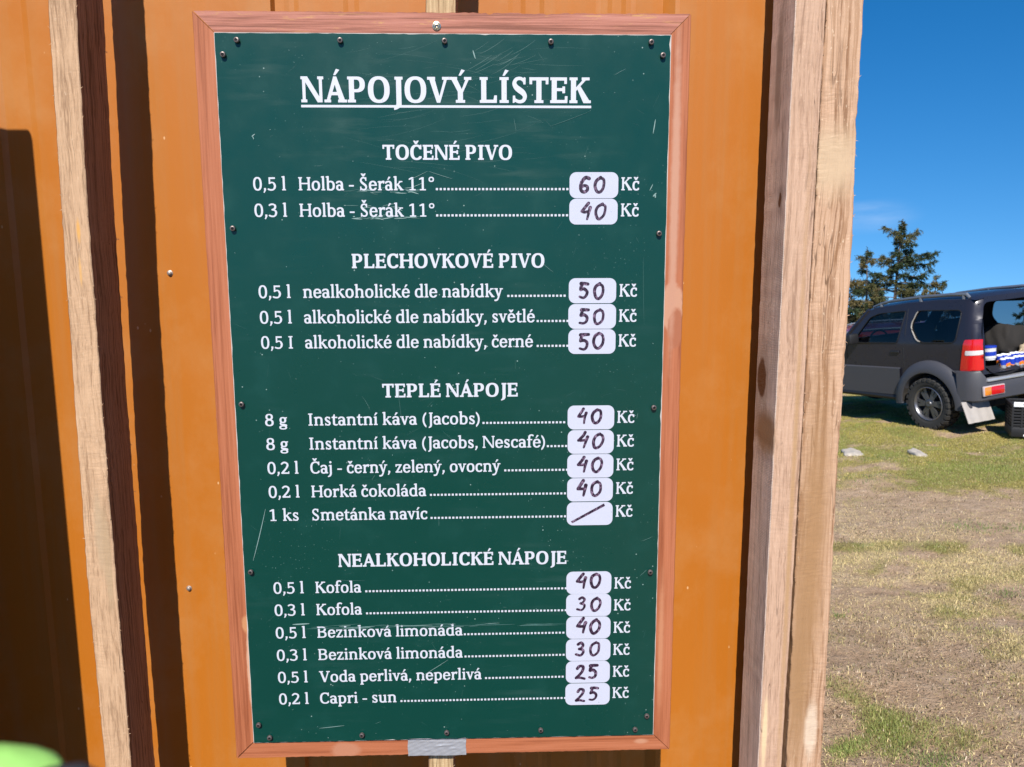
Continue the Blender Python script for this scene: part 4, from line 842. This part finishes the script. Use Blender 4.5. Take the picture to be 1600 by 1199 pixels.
SIDE = [(rear_u(.74), .74), (rear_u(1.1), 1.1), (rear_u(1.4), 1.4), (rear_u(1.56), 1.56), (-.47, 1.570), (-.04, 1.572), (.42, 1.552), (.82, 1.515), (1.03, 1.475), (1.44, 1.06), (1.9, 1.02), (2.45, .95), (2.72, .85), (2.79, .70), (2.79, .46)]
SIDE += [(2.70, .42)] + ARCH(2.27, .42)[::-1] + [(1.8, .42), (.5, .42)] + ARCH(.02, .44)[::-1] + [(-.41, .50), (-.50, .60)]
WDOOR = rounded([(1.25, 1.065), (1.14, 1.20), (.985, 1.385), (.84, 1.435), (.41, 1.462), (.50, 1.075)], .035)
WREAR = rounded([(.235, 1.462), (.315, 1.27), (.20, 1.10), (.09, 1.082), (-.34, 1.09), (-.385, 1.455)], .06)
def glass(poly, s, name, parent, off=-.006):
    c = (sum(p[0] for p in poly)/len(poly), sum(p[1] for p in poly)/len(poly)); P = [(c[0] + (p[0]-c[0])*1.03, c[1] + (p[1]-c[1])*1.04) for p in poly]
    v, f = sheet(P, [], sidemap(off, s), .08); return mesh_obj(name, v, f, GLASS, parent, smooth=True)
def seal(poly, s, name, parent, w=.012, mat=BLACKP, sel=None):
    mp_ = sidemap(.004, s); P = [Vector((*mp_(*p),)) for p in poly]; P = P if sel else P + P[:1]
    b = MB(); b.tube(P if not sel else P[sel[0]:sel[1]], w/2, 6); return b.build(name, mat, parent, True)
def make_car(name, paint, open_back=True):
    car = empty(name); B_ = MB(); inn = MB()
    for s in (1, -1):
        v, f = sheet(SIDE, [WDOOR, WREAR], sidemap(0, s)); B_.add(v, f)
        v, f = sheet(SIDE, [WDOOR, WREAR], sidemap(-.035, s), .09); inn.add(v, f)
    # roof, screen pillars, bonnet and nose as strips across the car
    top = [(rear_u(1.56) + .005, 1.56), (-.47, 1.570), (-.04, 1.572), (.42, 1.552), (.82, 1.515), (1.03, 1.475)]
    def across(u, h, crown=.05, vv=None):
        w = vv or vside(h); return [(u, w*t, h + crown*(1 - abs(t)**5)) for t in (-1, -.97, -.92, -.85, -.7, -.4, 0, .4, .7, .85, .92, .97, 1)]
    B_.grid([across(u, h, .05 if i else .012) for i, (u, h) in enumerate(top)]); inn.grid([[(x, y*.94, z - .05) for x, y, z in across(u, h, .03)] for u, h in top])
    hood = [(1.44, 1.06), (1.9, 1.02), (2.45, .95), (2.62, .90), (2.72, .85), (2.79, .70)]; B_.grid([across(u, h, .03 if i < 4 else .01, sidemap()(u, h)[1]) for i, (u, h) in enumerate(hood)])
    nose = [(2.79, .70), (2.80, .55), (2.76, .42)]; B_.grid([across(u, h, .0, sidemap()(u, h)[1]) for u, h in nose])
    # frame of the tailgate opening
    out = [(-(vside(h) - RC + .002), h) for h in (.72, .9, 1.1, 1.3, 1.5)] + [(-(vside(1.57) - RC), 1.585), (vside(1.57) - RC, 1.585)] + [(vside(h) - RC + .002, h) for h in (1.5, 1.3, 1.1, .9, .72)]
    OPEN = rounded([(-.555, .725), (-.545, 1.3), (-.50, 1.525), (.50, 1.525), (.545, 1.3), (.555, .725)], .09); fm = lambda v_, h: (rear_u(h), v_, h)
    v, f = sheet(out, [OPEN] if open_back else [rounded([(-.48, 1.08), (-.44, 1.5), (.44, 1.5), (.48, 1.08)], .07)], fm); B_.add(v, f)
    ring_ = [(fm(*p), (rear_u(p[1]) + .06, p[0]*.985, p[1])) for p in OPEN]; k = len(ring_); B_.add([q for p in ring_ for q in p], [(2*i, 2*i+1, 2*((i+1) % k)+1, 2*((i+1) % k)) for i in range(k)])
    for s in (1, -1): B_.tube([(1.02, s*.60, 1.48), (1.25, s*.66, 1.26), (1.44, s*.69, 1.06)], .03, 6)
    body = B_.build('body', paint, car, True)
    inn.box(-.50, 1.5, -.62, .62, .60, .68); inn.box(-.45, 2.6, -.60, .60, .40, .58); inn.box(1.28, 1.5, -.60, .60, .68, 1.06, bev=.04); inn.build('interior', INTER, car)
    b = MB(); b.box(-.45, 2.65, -.35, -.28, .30, .42); b.box(-.45, 2.65, .28, .35, .30, .42); b.box(-.40, .05, -.20, .22, .28, .42, bev=.03); b.lathe([(0, -.62), (.045, -.62), (.045, .62), (0, .62)], 'y', 10, (.02, 0, .36)); b.lathe([(0, -.13), (.10, -.08), (.11, 0), (.10, .08), (0, .13)], 'y', 12, (.02, .05, .36)); b.lathe([(0, -.62), (.045, -.62), (.045, .62), (0, .62)], 'y', 10, (2.27, 0, .36)); b.box(.6, 1.6, -.3, .3, .26, .42, bev=.04); b.build('chassis', BARE, car)
    for s in (1, -1):
        glass(WDOOR, s, 'door_window', car); glass(WREAR, s, 'quarter_window', car); seal(WDOOR, s, 'window_seal', car); q = seal(WREAR, s, 'window_seal', car)
        n0 = min(range(len(WREAR)), key=lambda i: (WREAR[i][0]-.30)**2 + (WREAR[i][1]-1.27)**2); idx = [WREAR[(n0 + i) % len(WREAR)] for i in range(-5, 8)]
        mp_ = sidemap(.006, s); b = MB(); b.tube([mp_(*p) for p in idx], .008, 6); b.build('seal_highlight', SEALHI, car, True)  # highlight along the rubber seal, modelled as a pale strip
        # door: shut lines and handle
        door = [(.40, .78), (.40, 1.075), (.395, 1.47)]; b = MB(); b.tube([sidemap(.0005, s)(u, h) for u, h in [(.41, .76), (.405, 1.0), (.39, 1.2), (.385, 1.48)]], .005, 5); b.build('door_gap', BLACKP, car, True); b = MB(); b.tube([sidemap(.0005, s)(u, h) for u, h in [(1.36, .76), (1.36, 1.0), (1.30, 1.06)]], .005, 5); b.build('door_gap', BLACKP, car, True)
        b = MB(); y = s*(vside(.96)); b.box(.47, .60, min(y, y + s*.022), max(y, y + s*.022), .945, .975, bev=.008); b.build('door_handle', BLACKP, car, True)
        b = MB(); v, f = sheet([(.49, .42), (1.84, .42), (1.84, .735), (1.80, .75), (.46, .755), (.47, .60)], [], sidemap(.022, s), .15); b.add(v, f)
        for h0, h1, o0, o1 in ((.752, .768, .022, -.004), (.42, .405, .022, -.03)): b.grid([[sidemap(o0, s)(u, h0) for u in (.46, .9, 1.4, 1.82)], [sidemap(o1, s)(u, h1) for u in (.46, .9, 1.4, 1.82)]])
        b.build('door_cladding', CLAD, car, True)
        b = MB(); b.tube([(.44, s*.685, .385), (1.86, s*.685, .40)], .035, 8); b.build('sill', BLACKP, car, True)
        # wheel-arch flares
        for cu, a0, a1 in ((.02, -4, 186), (2.27, -4, 186)):
            P = []
            for k in range(25):
                a = R(a0 + (a1 - a0)*k/24); c_, s_ = math.cos(a), math.sin(a); low = max(0, -s_)*.0; st = 1.0 + .06*max(0, -c_)*(1 - max(0, s_))
                P.append([(cu + rr_*st*c_, s*vv, .36 + rr_*s_*(1.0)) for rr_, vv in ((.515, .690), (.512, .722), (.495, .752), (.44, .775), (.395, .785), (.372, .782), (.366, .76), (.366, .56))])
            b = MB(); b.grid(P); b.build('wheel_arch', CLAD, car, True)
            P = [[(cu + .362*math.cos(R(a)), s*vv, .36 + .40*math.sin(R(a))) for vv in (.775, .40)] for a in range(0, 181, 15)]; b = MB(); b.grid(P); b.build('wheel_well', BARE, car)
        # lamp wrapped round the rear corner
        def lens(nm, pts, mat, off):
            v, f = sheet(pts, [], sidemap(off, s), .03); w = [(x, y, z) for x, y, z in v]; return mesh_obj(nm, w, f, mat, car if nm == 'tail_lamp' else lamp, smooth=True)
        lamp = lens('tail_lamp', rounded([(-.605, .775), (-.40, .77), (-.425, .92), (-.455, 1.08), (-.47, 1.125), (-.60, 1.125)], .02), REDL, .014)
        lens('reversing_lens', rounded([(-.603, .948), (-.475, .948), (-.482, 1.000), (-.602, 1.000)], .012), CLEARL, .018)
        b = MB(); b.tube([(1.0, s*.555, 1.515), (.86, s*.56, 1.555), (.70, s*.56, 1.583), (.24, s*.56, 1.617), (-.20, s*.56, 1.630), (-.40, s*.56, 1.625), (-.44, s*.56, 1.585)], [.014, .016, .018, .020, .022, .022, .016], 8)
        for u, h in ((.86, 1.53), (.24, 1.60), (-.36, 1.62)): b.tube([(u, s*.56, h - .06), (u, s*.56, h + .02)], .022, 8)
        b.build('roof_rail', plain('rail_grey', (.20, .22, .25), .4, .5) if s == 1 else bpy.data.materials['rail_grey'], car, True)
        b = MB(); b.box(1.12, 1.20, min(s*.70, s*.86), max(s*.70, s*.86), 1.05, 1.19, bev=.03); b.build('side_mirror', BLACKP, car, True)
        b = MB(); b.box(2.70, 2.80, min(s*.36, s*.52), max(s*.36, s*.52), .70, .82, bev=.03); b.build('headlight', CLEARL, car, True)
    # wheels
    b = MB(); b.lathe([(.205, -.085), (.235, -.098), (.275, -.103), (.297, -.090), (.303, -.070), (.303, .070), (.297, .090), (.275, .103), (.235, .098), (.205, .085), (.19, .06), (.19, -.06)], 'y', 48, closed=True)
    for k in range(26):
        for row, (y0_, y1_) in enumerate(((-.108, -.050), (-.040, .040), (.050, .108))):
            a = 2*math.pi*(k + .5*(row == 1))/26; v0 = []
            for da in (-.075, .075):
                for rr_ in (.285 if row != 1 else .298, .318):
                    for y in (y0_, y1_): q = rr_ - (.014 if abs(y) > .1 else 0); v0.append((q*math.cos(a + da), y, q*math.sin(a + da)))
            b.add(v0, [(0, 1, 3, 2), (4, 6, 7, 5), (2, 3, 7, 6), (0, 2, 6, 4), (1, 5, 7, 3)])
    wheel0 = empty('wheel'); wheel0.parent = car; b.build('tyre', TYRE, wheel0, False)
    b = MB(); b.lathe([(.196, -.075), (.206, .085), (.198, .092), (.190, .086), (.180, .055), (.176, -.07)], 'y', 40); b.build('rim', RIMM, wheel0, True)
    b = MB(); b.lathe([(0, .078), (.030, .080), (.036, .070), (.062, .062), (.068, .040), (.068, 0)], 'y', 24); b.lathe([(.19, -.02), (0, -.02)], 'y', 24)
    for k in range(6):
        for d in (-.16, .16):
            a = 2*math.pi*k/6 + d; c_, s_ = math.cos(a), math.sin(a); c0, s0 = math.cos(2*math.pi*k/6 + d*.8), math.sin(2*math.pi*k/6 + d*.8); w = .016
            b.add([(x, y, z) for rr_, yy, ww in ((.055, .066, .017), (.188, .060, .020)) for yo in (0, -.03) for sg in (-1, 1) for x, y, z in [(rr_*c_ - sg*ww*s_, yy + yo, rr_*s_ + sg*ww*c_)]], [(0, 1, 5, 4), (0, 4, 6, 2), (1, 3, 7, 5), (2, 6, 7, 3)])
    b.build('spokes', RIMD, wheel0, True)
    for i, (u, v_, rz) in enumerate(((.02, .675, 0), (.02, -.675, math.pi), (2.27, .675, 0), (2.27, -.675, math.pi))):
        w = wheel0 if i == 0 else copy_tree(wheel0, car); w.location = (u, v_, .355); w.rotation_euler = (0, .3*i, rz)
    # bumper, step, fog lamps, flaps
    b = MB(); P = []
    for v_, u0_ in ((-.775, -.40), (-.765, -.50), (-.735, -.585), (-.66, -.635), (-.55, -.650), (-.2, -.655), (.2, -.655), (.55, -.650), (.66, -.635), (.735, -.585), (.765, -.50), (.775, -.40)):
        t = .770 if abs(v_) > .60 else .640; P.append([(u0_ + .10, v_*.93, t), (u0_ + .015, v_, t), (u0_, v_, t - .02), (u0_ - .005, v_, .55), (u0_, v_, .44), (u0_ + .06, v_*.97, .415), (u0_ + .2, v_*.9, .415)])
    b.grid(P); bump = b.build('bumper', CLAD, car, True)
    b = MB(); b.box(-.665, -.56, -.60, .605, .6405, .672, bev=.008); b.build('step_plate', SILV, car, True)
    for s in (1, -1):
        v0, v1 = sorted((s*.36, s*.67)); b = MB(); b.box(-.668, -.64, v0 - .008, v1 + .008, .482, .598, bev=.012); fog = b.build('fog_lamp', plain('lamp_bezel', (.50, .42, .42), .4) if s == 1 else bpy.data.materials['lamp_bezel'], car, True)
        va, vb, vc = (.665, .565, .365) if s == 1 else (-.665, -.565, -.365)
        b = MB(); b.box(-.676, -.65, min(va, vb), max(va, vb), .492, .588, bev=.012); b.build('amber_lens', AMBER, fog, True)
        b = MB(); b.box(-.676, -.65, min(vb, vc), max(vb, vc), .492, .588, bev=.012); b.build('red_lens', REDL, fog, True)
        v0, v1 = sorted((s*.42, s*.82)); b = MB(); P = [[(-.49 - .085*t + .004*math.sin(q*math.pi*6), v0 + (v1 - v0)*q, .425 - .235*t) for q in np.linspace(0, 1, 25)] for t in (0, .3, .6, 1)]
        b.grid(P); b.grid([[(x - .006, y, z) for x, y, z in row] for row in P]); b.build('mudflap', FLAPM, car, True)
    # seats
    for v_ in (.33, -.33):
        b = MB(); b.box(.55, 1.02, v_ - .23, v_ + .23, .68, .84, bev=.05); b.box(.46, .58, v_ - .23, v_ + .23, .80, 1.28, bev=.05); b.box(.45, .54, v_ - .12, v_ + .12, 1.30, 1.46, bev=.04); b.build('seat', SEATM, car, True)
    b = MB(); b.lathe([(.17, -.014), (.184, 0), (.17, .014), (.156, 0)], 'x', 28, (1.17, .33, 1.02), closed=True); b.build('steering_wheel', BLACKP, car, True)
    v, f = sheet([(-.58, 0), (-.54, 1), (.54, 1), (.58, 0)], [], lambda a, t: (1.46 - .40*t, a, 1.06 + .42*t + .012), .2); mesh_obj('windscreen', v, f, GLASS, car)
    if open_back:      # tailgate swung wide open on its right-hand hinges
        b = MB(); b.box(-1.70, -.62, -.70, -.62, .70, 1.06, bev=.02); b.box(-1.70, -.62, -.68, -.63, 1.48, 1.56, bev=.015); b.box(-1.70, -1.63, -.68, -.63, 1.04, 1.5, bev=.015); b.box(-.70, -.62, -.68, -.63, 1.04, 1.5, bev=.015); b.build('tailgate', paint, car, True)
    else:
        v, f = sheet([(-.47, 1.08), (-.43, 1.49), (.43, 1.49), (.47, 1.08)], [], lambda a, h: (rear_u(h) + .004, a, h), .2); mesh_obj('rear_window', v, f, GLASS, car)
    return car
CF = Vector((-.30985, .94767, -.07692)); CL = Vector((-.94593, -.31542, -.0757)); CU = Vector((-.096, .04931, .99416)); CO = Vector((6.409, 8.25, -.372))
def car_pt(u, v_, h): return CO + CF*u + CL*v_ + CU*h
CROT = Matrix((CF, CL, CU)).transposed().to_4x4()
car = make_car('off_road_car', PAINT); car.matrix_world = Matrix.Translation(CO) @ CROT
tag(car, 'dark grey three-door off-road car parked on the grass with its tailgate open', 'car')
red = make_car('parked_car', PAINTR, False); a = math.radians(62)
f2 = Vector((-math.sin(a), math.cos(a), -.05)).normalized(); l2 = Vector((-math.cos(a), -math.sin(a), -.07)); l2 = (l2 - f2*l2.dot(f2)).normalized(); u2 = f2.cross(l2)
red.matrix_world = Matrix.Translation((8.35, 13.9, 0.42 - 1.62)) @ Matrix((f2, l2, u2)).transposed().to_4x4()
tag(red, 'red car parked behind the dark grey off-road car, mostly hidden', 'car')
# ---------------------------------------------------------------- load in the boot
def place(o, u, v_, h, rz=0): o.matrix_world = Matrix.Translation(car_pt(u, v_, h)) @ CROT @ Matrix.Rotation(rz, 4, 'Z'); return o
BLUE = plain('blue_print', (.012, .045, .42), .35); WHP = plain('white_plastic', (.78, .78, .80), .35)
t = empty('bucket'); b = MB(); b.lathe([(0, 0), (.060, 0), (.070, .045), (.0705, .048), (.0705, .10), (.071, .103), (.074, .145), (.076, .150), (.071, .150), (.069, .02), (0, .02)], 'z', 28); b.build('pail', WHP, t, True)
b = MB(); b.lathe([(.0716, .050), (.0722, .098)], 'z', 28); b.build('label', BLUE, t, True); b = MB(); b.lathe([(.0792, .142), (.0792, .158), (.074, .163), (0, .163)], 'z', 28); b.build('lid', BLUE, t, True)
place(t, -.42, .28, .845); tag(t, 'small white plastic bucket with blue lid and label in the car boot', 'bucket')
ORG = plain('orange_print', (.85, .22, .02), .35)
can0 = empty('drink_can'); b = MB(); b.lathe([(0, .004), (.022, 0), (.027, .012), (.033, .018)], 'z', 20); b.build('base', SILV, can0, True)
b = MB(); b.lathe([(.0328, .018), (.0328, .056)], 'z', 20); b.build('silver_band', SILV, can0, True); b = MB(); b.grid([[(.0333*math.cos(R(a)), .0333*math.sin(R(a)), z + .012*math.sin(R(a*1.4))) for a in range(-130, 91, 10)] for z in (.026, .062)]); b.build('orange_band', ORG, can0, True); b = MB(); b.lathe([(.033, .055), (.033, .118)], 'z', 20); b.build('blue_band', BLUE, can0, True)
b = MB(); b.lathe([(.033, .118), (.028, .132), (.026, .134), (.024, .129), (0, .129)], 'z', 20); b.build('top', WHP, can0, True)
clab = 'blue and orange drink can in tight rows at the boot edge'
k = 0
for row in range(2):
    for i in range(7):
        o = can0 if k == 0 else copy_tree(can0); k += 1
        place(o, -.50 + row*.069, .17 - i*.069 - .03*row, .72 + .035*row + .006*math.sin(i*2.3), 2.1*i + row); tag(o, clab, 'drink can', 'drink cans in the car boot')
b = MB(); P = []
for j in range(9):
    row = []
    for i in range(25): s = i/24; tt = j/8; v_ = .53 - .52*s; row.append((-.60 + .13*tt, v_, .735 + .050*tt - .055*math.sin(math.pi*min(1, s*1.05))**.8*(1 - tt*.9) + (.05*(1-s)**6)))
    P.append(row)
b.grid(P); b.grid([[(x + .002, y, z - .010) for x, y, z in r_] for r_ in P]); o = b.build('boot_mat', BLACKP, None, True); place(o, 0, 0, 0); tag(o, 'black rubber boot mat curling over the rear sill of the open car', 'mat')
# backpack lying in the boot
PACK = plain('dark_pack_fabric', (.022, .019, .017), .9, var=.3, vscale=60, bump=.3); TAN = plain('tan_webbing', (.46, .36, .24), .85, var=.2, vscale=60); PATCH = plain('red_patch', (.34, .03, .03), .7)
t = empty('backpack'); bm = bmesh.new(); bmesh.ops.create_icosphere(bm, subdivisions=4, radius=1)
for v in bm.verts:
    x, y, z = v.co; sx = math.copysign(abs(x)**.75, x); sy = math.copysign(abs(y)**.75, y); sz = math.copysign(abs(z)**.8, z); w = 1 + .05*math.sin(9*y + 4*z) + .04*math.sin(13*x - 6*z)
    v.co = Vector((sx*.20*w, sy*.27*w, .20 + sz*.20*w + .03*math.sin(5*y)))
me = bpy.data.meshes.new('pack_body'); bm.to_mesh(me); bm.free(); me.materials.append(PACK); [setattr(p, 'use_smooth', True) for p in me.polygons]; link(bpy.data.objects.new('pack_body', me), t)
b = MB()
for pts in [[(-.21, .20, .02), (-.23, .10, .10), (-.23, .02, .17), (-.22, -.10, .15), (-.21, -.20, .20)], [(-.22, -.10, .15), (-.23, -.12, .05), (-.21, -.10, -.03)], [(-.21, -.05, .16), (-.20, -.14, .26), (-.14, -.2, .33)], [(-.24, .22, .0), (-.25, .05, .02), (-.24, -.15, .0)]]: b.tube(pts, .011, 6)
b.build('strap', TAN, t, True)
b = MB(); b.box(-.255, -.20, -.085, .085, .055, .165, bev=.02); hp = b.build('hip_belt', TAN, t, True); b = MB(); b.box(-.262, -.25, -.05, .05, .085, .135, bev=.008); b.build('emblem', PATCH, hp, True)
place(t, -.20, -.27, .80, .1); tag(t, 'dark backpack with tan straps and a red patch lying in the car boot', 'backpack')
# ---------------------------------------------------------------- slotted crate on the grass
t = empty('crate'); b = MB(); W_, D_, H_ = .60, .40, .365
b.box(-W_/2, W_/2, 0, D_, 0, .105, bev=.008); b.box(-W_/2 + .012, W_/2 - .012, .012, D_ - .012, .105, .12)
for x in (-W_/2, -W_/2 + .085, -W_/2 + .17, -.02, .15, W_/2 - .02): b.box(x, x + .018, -.002, .02, .104, H_ - .02)
for y in (.0, .19, D_ - .02):
    for x in (-W_/2 - .001, W_/2 - .017): b.box(x, x + .018, y, y + .02, .104, H_ - .02)
for k in range(7):
    z = .122 + k*.0325; b.box(-W_/2 + .002, W_/2 - .002, .004, .016, z, z + .020, bev=.003); b.box(-W_/2 + .002, W_/2 - .002, D_ - .016, D_ - .004, z, z + .020)
    for x in (-W_/2 + .003, W_/2 - .015): b.box(x, x + .012, .005, D_ - .005, z, z + .020)
b.box(-W_/2 - .008, W_/2 + .008, -.008, .022, H_ - .022, H_, bev=.004); b.box(-W_/2 - .008, W_/2 + .008, D_ - .022, D_ + .008, H_ - .022, H_, bev=.004)
for x in (-W_/2 - .008, W_/2 - .022): b.box(x, x + .03, .02, D_ - .02, H_ - .0225, H_ - .0005)
b.build('box', BLACKP, t, True); b = MB(); b.box(-W_/2 + .02, W_/2 - .02, .02, D_ - .02, .12, .34); b.build('inner_box', INTER, t)  # dark inner box makes the slots read dark
b = MB(); b.box(-W_/2 + .01, W_/2 - .01, -.012, -.008, H_ - .030, H_ + .022, bev=.003); lb_ = b.build('label_strip', WHP, t); b = MB()
for k in range(14): x = -W_/2 + .10 + k*.028; b.box(x, x + .012, -.0135, -.0118, H_ - .012, H_ + .008)
b.build('lettering', BLACKP, lb_); b = MB()
for x0_, x1_, z0_, z1_ in ((-.175, -.160, .02, .085), (-.105, -.090, .02, .085), (-.185, -.080, .01, .032), (-.155, -.110, .045, .055)): b.box(x0_, x1_, -.006, .004, z0_, z1_)
b.build('emblem', WHP, t)
cx, cy = 6.38, 7.06; t.matrix_world = Matrix.Translation((cx, cy, float(gz(cx, cy)) + .005)) @ Matrix.Rotation(-.42, 4, 'Z') @ Matrix.Rotation(-.03, 4, 'Y'); tag(t, 'black slotted plastic crate with a white strip, on the grass behind the car', 'crate')

# ================================================================ spruces
BARK = plain('spruce_bark', (.15, .11, .085), .9, var=.35, vscale=14, bump=.5)
m = NT('spruce_needles'); at = m.n('ShaderNodeAttribute', attribute_name='tint'); m.set(Base_Color=at.outputs['Color'], Roughness=.6, Specular_IOR_Level=.25); NEEDLE = m.mat
def spruce(name, x, y, H, spread, label, seed, shape=1.0, zb=.06, n=34, low=1.0, group=None, green=.4, tilt=0.0, specials=()):
    r = random.Random(seed); t = empty(name, (x, y, float(gz(x, y)) - .03)); tag(t, label, 'tree', group); b = MB(); nv = []; nf = []; nc = []
    top = Vector((tilt*H, 0, H)); axis = lambda q: Vector((tilt*H*q + .03*math.sin(q*6 + seed), .03*math.sin(q*5 + seed*2), H*q))
    b.tube([axis(q) for q in np.linspace(0, 1, 14)], [max(.008, .028*H*(1-q)**.9*.7) for q in np.linspace(0, 1, 14)], 8)
    limbs = []; 
    for i in range(n):
        q = zb + (1 - zb)*(i + r.random())/n; a = i*2.4 + r.uniform(-.6, .6)
        l = spread*(1 - q)**.62*r.uniform(.55, 1.15) if shape == 1 else spread*min(1, (1 - q)*2.3)**.9*(.45 + .75*math.sin(math.pi*min(1, q*1.05))**.8)*r.uniform(.35, 1.45)*(.8 + .35*math.sin(a*1.5 + q*9))
        limbs.append((q, a, l*(low if q < .35 else 1)))
    limbs += list(specials)
    def needles(p, d, ln, col):
        """a spray of needles along a twig"""
        k = max(3, int(ln/.015))
        for j in range(k):
            c_ = p + d*(ln*(j + .5)/k); o = Vector((r.gauss(0, 1), r.gauss(0, 1), r.gauss(0, .7))).normalized(); e = (d*.8 + o*.9).normalized()*r.uniform(.045, .085); w = e.cross(Vector((r.gauss(0, 1), r.gauss(0, 1), r.gauss(0, 1)))).normalized()*r.uniform(.006, .012)
            i0 = len(nv); nv.extend([c_ - w, c_ + w, c_ + e + w*.4, c_ + e - w*.4]); nf.append((i0, i0+1, i0+2, i0+3)); f = r.uniform(.7, 1.3); nc.extend([tuple(x*f for x in col)]*4)
    for q, a, l in limbs:
        p0 = axis(q); d = Vector((math.cos(a), math.sin(a), 0)); pts = []; rise = r.uniform(-.12, .22) + .5*q**3
        for k in range(8): s = k/7; pts.append(p0 + d*(l*s) + Vector((0, 0, l*(rise*s - .38*s*s + .30*s**3.2))) + Vector((0, 0, .02*math.sin(s*7 + a))))
        b.tube(pts, [.012*(.35 + l)*(1 - .85*k/7) for k in range(8)], 5, cap=False)
        tone = r.random(); base = [(.042, .060, .024), (.095, .090, .032), (.135, .105, .038)][0 if tone < green else (1 if tone < green + .35 else 2)]
        for k in range(int(16 + l*46)):
            s = r.uniform(.18, 1) if r.random() < .9 else 1; i0 = min(6, int(s*7)); p = pts[i0].lerp(pts[i0+1], s*7 - i0); sd = d.cross(Vector((0, 0, 1)))*r.choice((-1, 1))
            td = (sd*r.uniform(.3, 1) + d*r.uniform(.2, .9) + Vector((0, 0, r.uniform(-1.15, .25)))).normalized(); tl = r.uniform(.08, .26)*(1.25 - .6*s)*min(1, .45 + l)
            needles(p, td, tl, base); 
            if r.random() < .55: needles(p + td*tl*.5, (td + Vector((r.gauss(0, .4), r.gauss(0, .4), -.5))).normalized(), tl*.7, base)
        needles(pts[-2], (pts[-1] - pts[-2]).normalized(), (pts[-1] - pts[-2]).length, base)
    needles(axis(.9), Vector((0, 0, 1)), H*.11, (.06, .06, .025)); needles(axis(.93), Vector((.3, .2, 1)).normalized(), H*.06, (.06, .06, .025))
    b.build('trunk', BARK, t, True); o = mesh_obj('crown', nv, nf, NEEDLE, t); ca = o.data.color_attributes.new('tint', 'FLOAT_COLOR', 'POINT'); ca.data.foreach_set('color', np.concatenate([np.array(nc), np.ones((len(nc), 1))], 1).ravel()); return t
spruce('spruce', 11.72, 21, 4.50, 1.12, 'tall ragged spruce with a dense dark crown, highest behind the car', 12, 2, .20, 62, .8, 'spruces behind the car', .62, .045, specials=[(.745, .15, 1.15), (.62, -.05, 1.30), (.61, .3, .9), (.76, 3.25, 1.12), (.93, 2.9, .42), (.9, .3, .55)])
spruce('spruce', 10.02, 19, 3.35, .85, 'thin-topped spruce just left of the tallest one', 23, 1, .10, 30, 1.0, 'spruces behind the car', .45)
spruce('spruce', 8.75, 17.0, 2.35, .95, 'olive bushy spruce beside the corner post', 31, 1, .10, 30, 1.0, 'spruces behind the car', .30)
spruce('spruce', 12.35, 20.0, 2.85, .95, 'short olive spruce in front of the tallest one', 47, 2, .10, 30, 1.0, 'spruces behind the car', .15)
spruce('spruce', 9.9, 18.1, 2.3, .9, 'low brownish spruce between the bushy and the thin-topped ones', 52, 2, .08, 28, 1.0, 'spruces behind the car', .2)
for i, (x, y, h) in enumerate(((20.3, 28, 3.3), (21.6, 28.5, 2.7), (22.9, 29.5, 3.4), (19.2, 29, 2.4))):
    spruce('spruce', x, y, h, .95, ['far spruce glimpsed through the open car, tallest of those', 'far low spruce glimpsed through the open car', 'far spruce at the right edge behind the open car', 'far small spruce hidden behind the car roof'][i], 60 + i, 1, .08, 24, 1.0, 'far spruces beyond the car', .8)

# ================================================================ unidentified green thing close to the camera, built as a garment on a stake
NEON = plain('neon_green_fabric', (.28, .56, .12), .85, var=.5, vscale=60, bump=.2); DKF = plain('black_fabric', (.020, .020, .026), .85, var=.3, vscale=100, bump=.2)
def pix(px, py, d): return CAM + (fw*1250 + rt*(px - 800) + up*(599.5 - py))*(d/1250)
JP = lambda a, b_, d: CAM + (fw + rt*a + up*b_)*d
t = empty('neon_garment', tuple(JP(-.72, -.66, .132))); inv = Vector(t.location)
b = MB(); b.tube([JP(*q, .136) - inv for q in ((-.78, -.560), (-.70, -.500), (-.640, -.487), (-.600, -.483), (-.576, -.480), (-.563, -.478))], [.0079, .0061, .0048, .0037, .0024, .0007], 16); b.build('sleeve', NEON, t, True)
b = MB(); b.tube([JP(*q, .132) - inv for q in ((-.66, -.60), (-.612, -.525), (-.575, -.502), (-.545, -.496), (-.525, -.507), (-.510, -.56))], [.0066, .004, .0030, .0028, .0032, .0053], 16); b.build('cuff', DKF, t, True)
b = MB(); P = []
for i in range(25):
    a = 2*math.pi*i/24; row = []
    for j in range(12): s = j/11; rad = (.010 + .06*s**.7)*(1 + .18*math.sin(5*a + s*3)); row.append(Vector((-.02 + rad*math.cos(a)*1.2, -.01 + rad*.6*math.sin(a), -.005 - .50*s)))
    P.append(row)
b.grid(P); b.build('body', NEON, t, True)
tag(t, 'out-of-focus unidentified neon green and black thing at the lower left corner, built as a garment', 'neon_garment')
b = MB(); b.tube([(inv.x - .04, inv.y - .02, -.1), (inv.x - .04, inv.y - .02, inv.z - .03)], [.022, .016], 10); tag(b.build('stake', SHADE, None, True), 'wooden stake below the photo holding the neon green garment', 'stake')
bpy.context.view_layer.update()
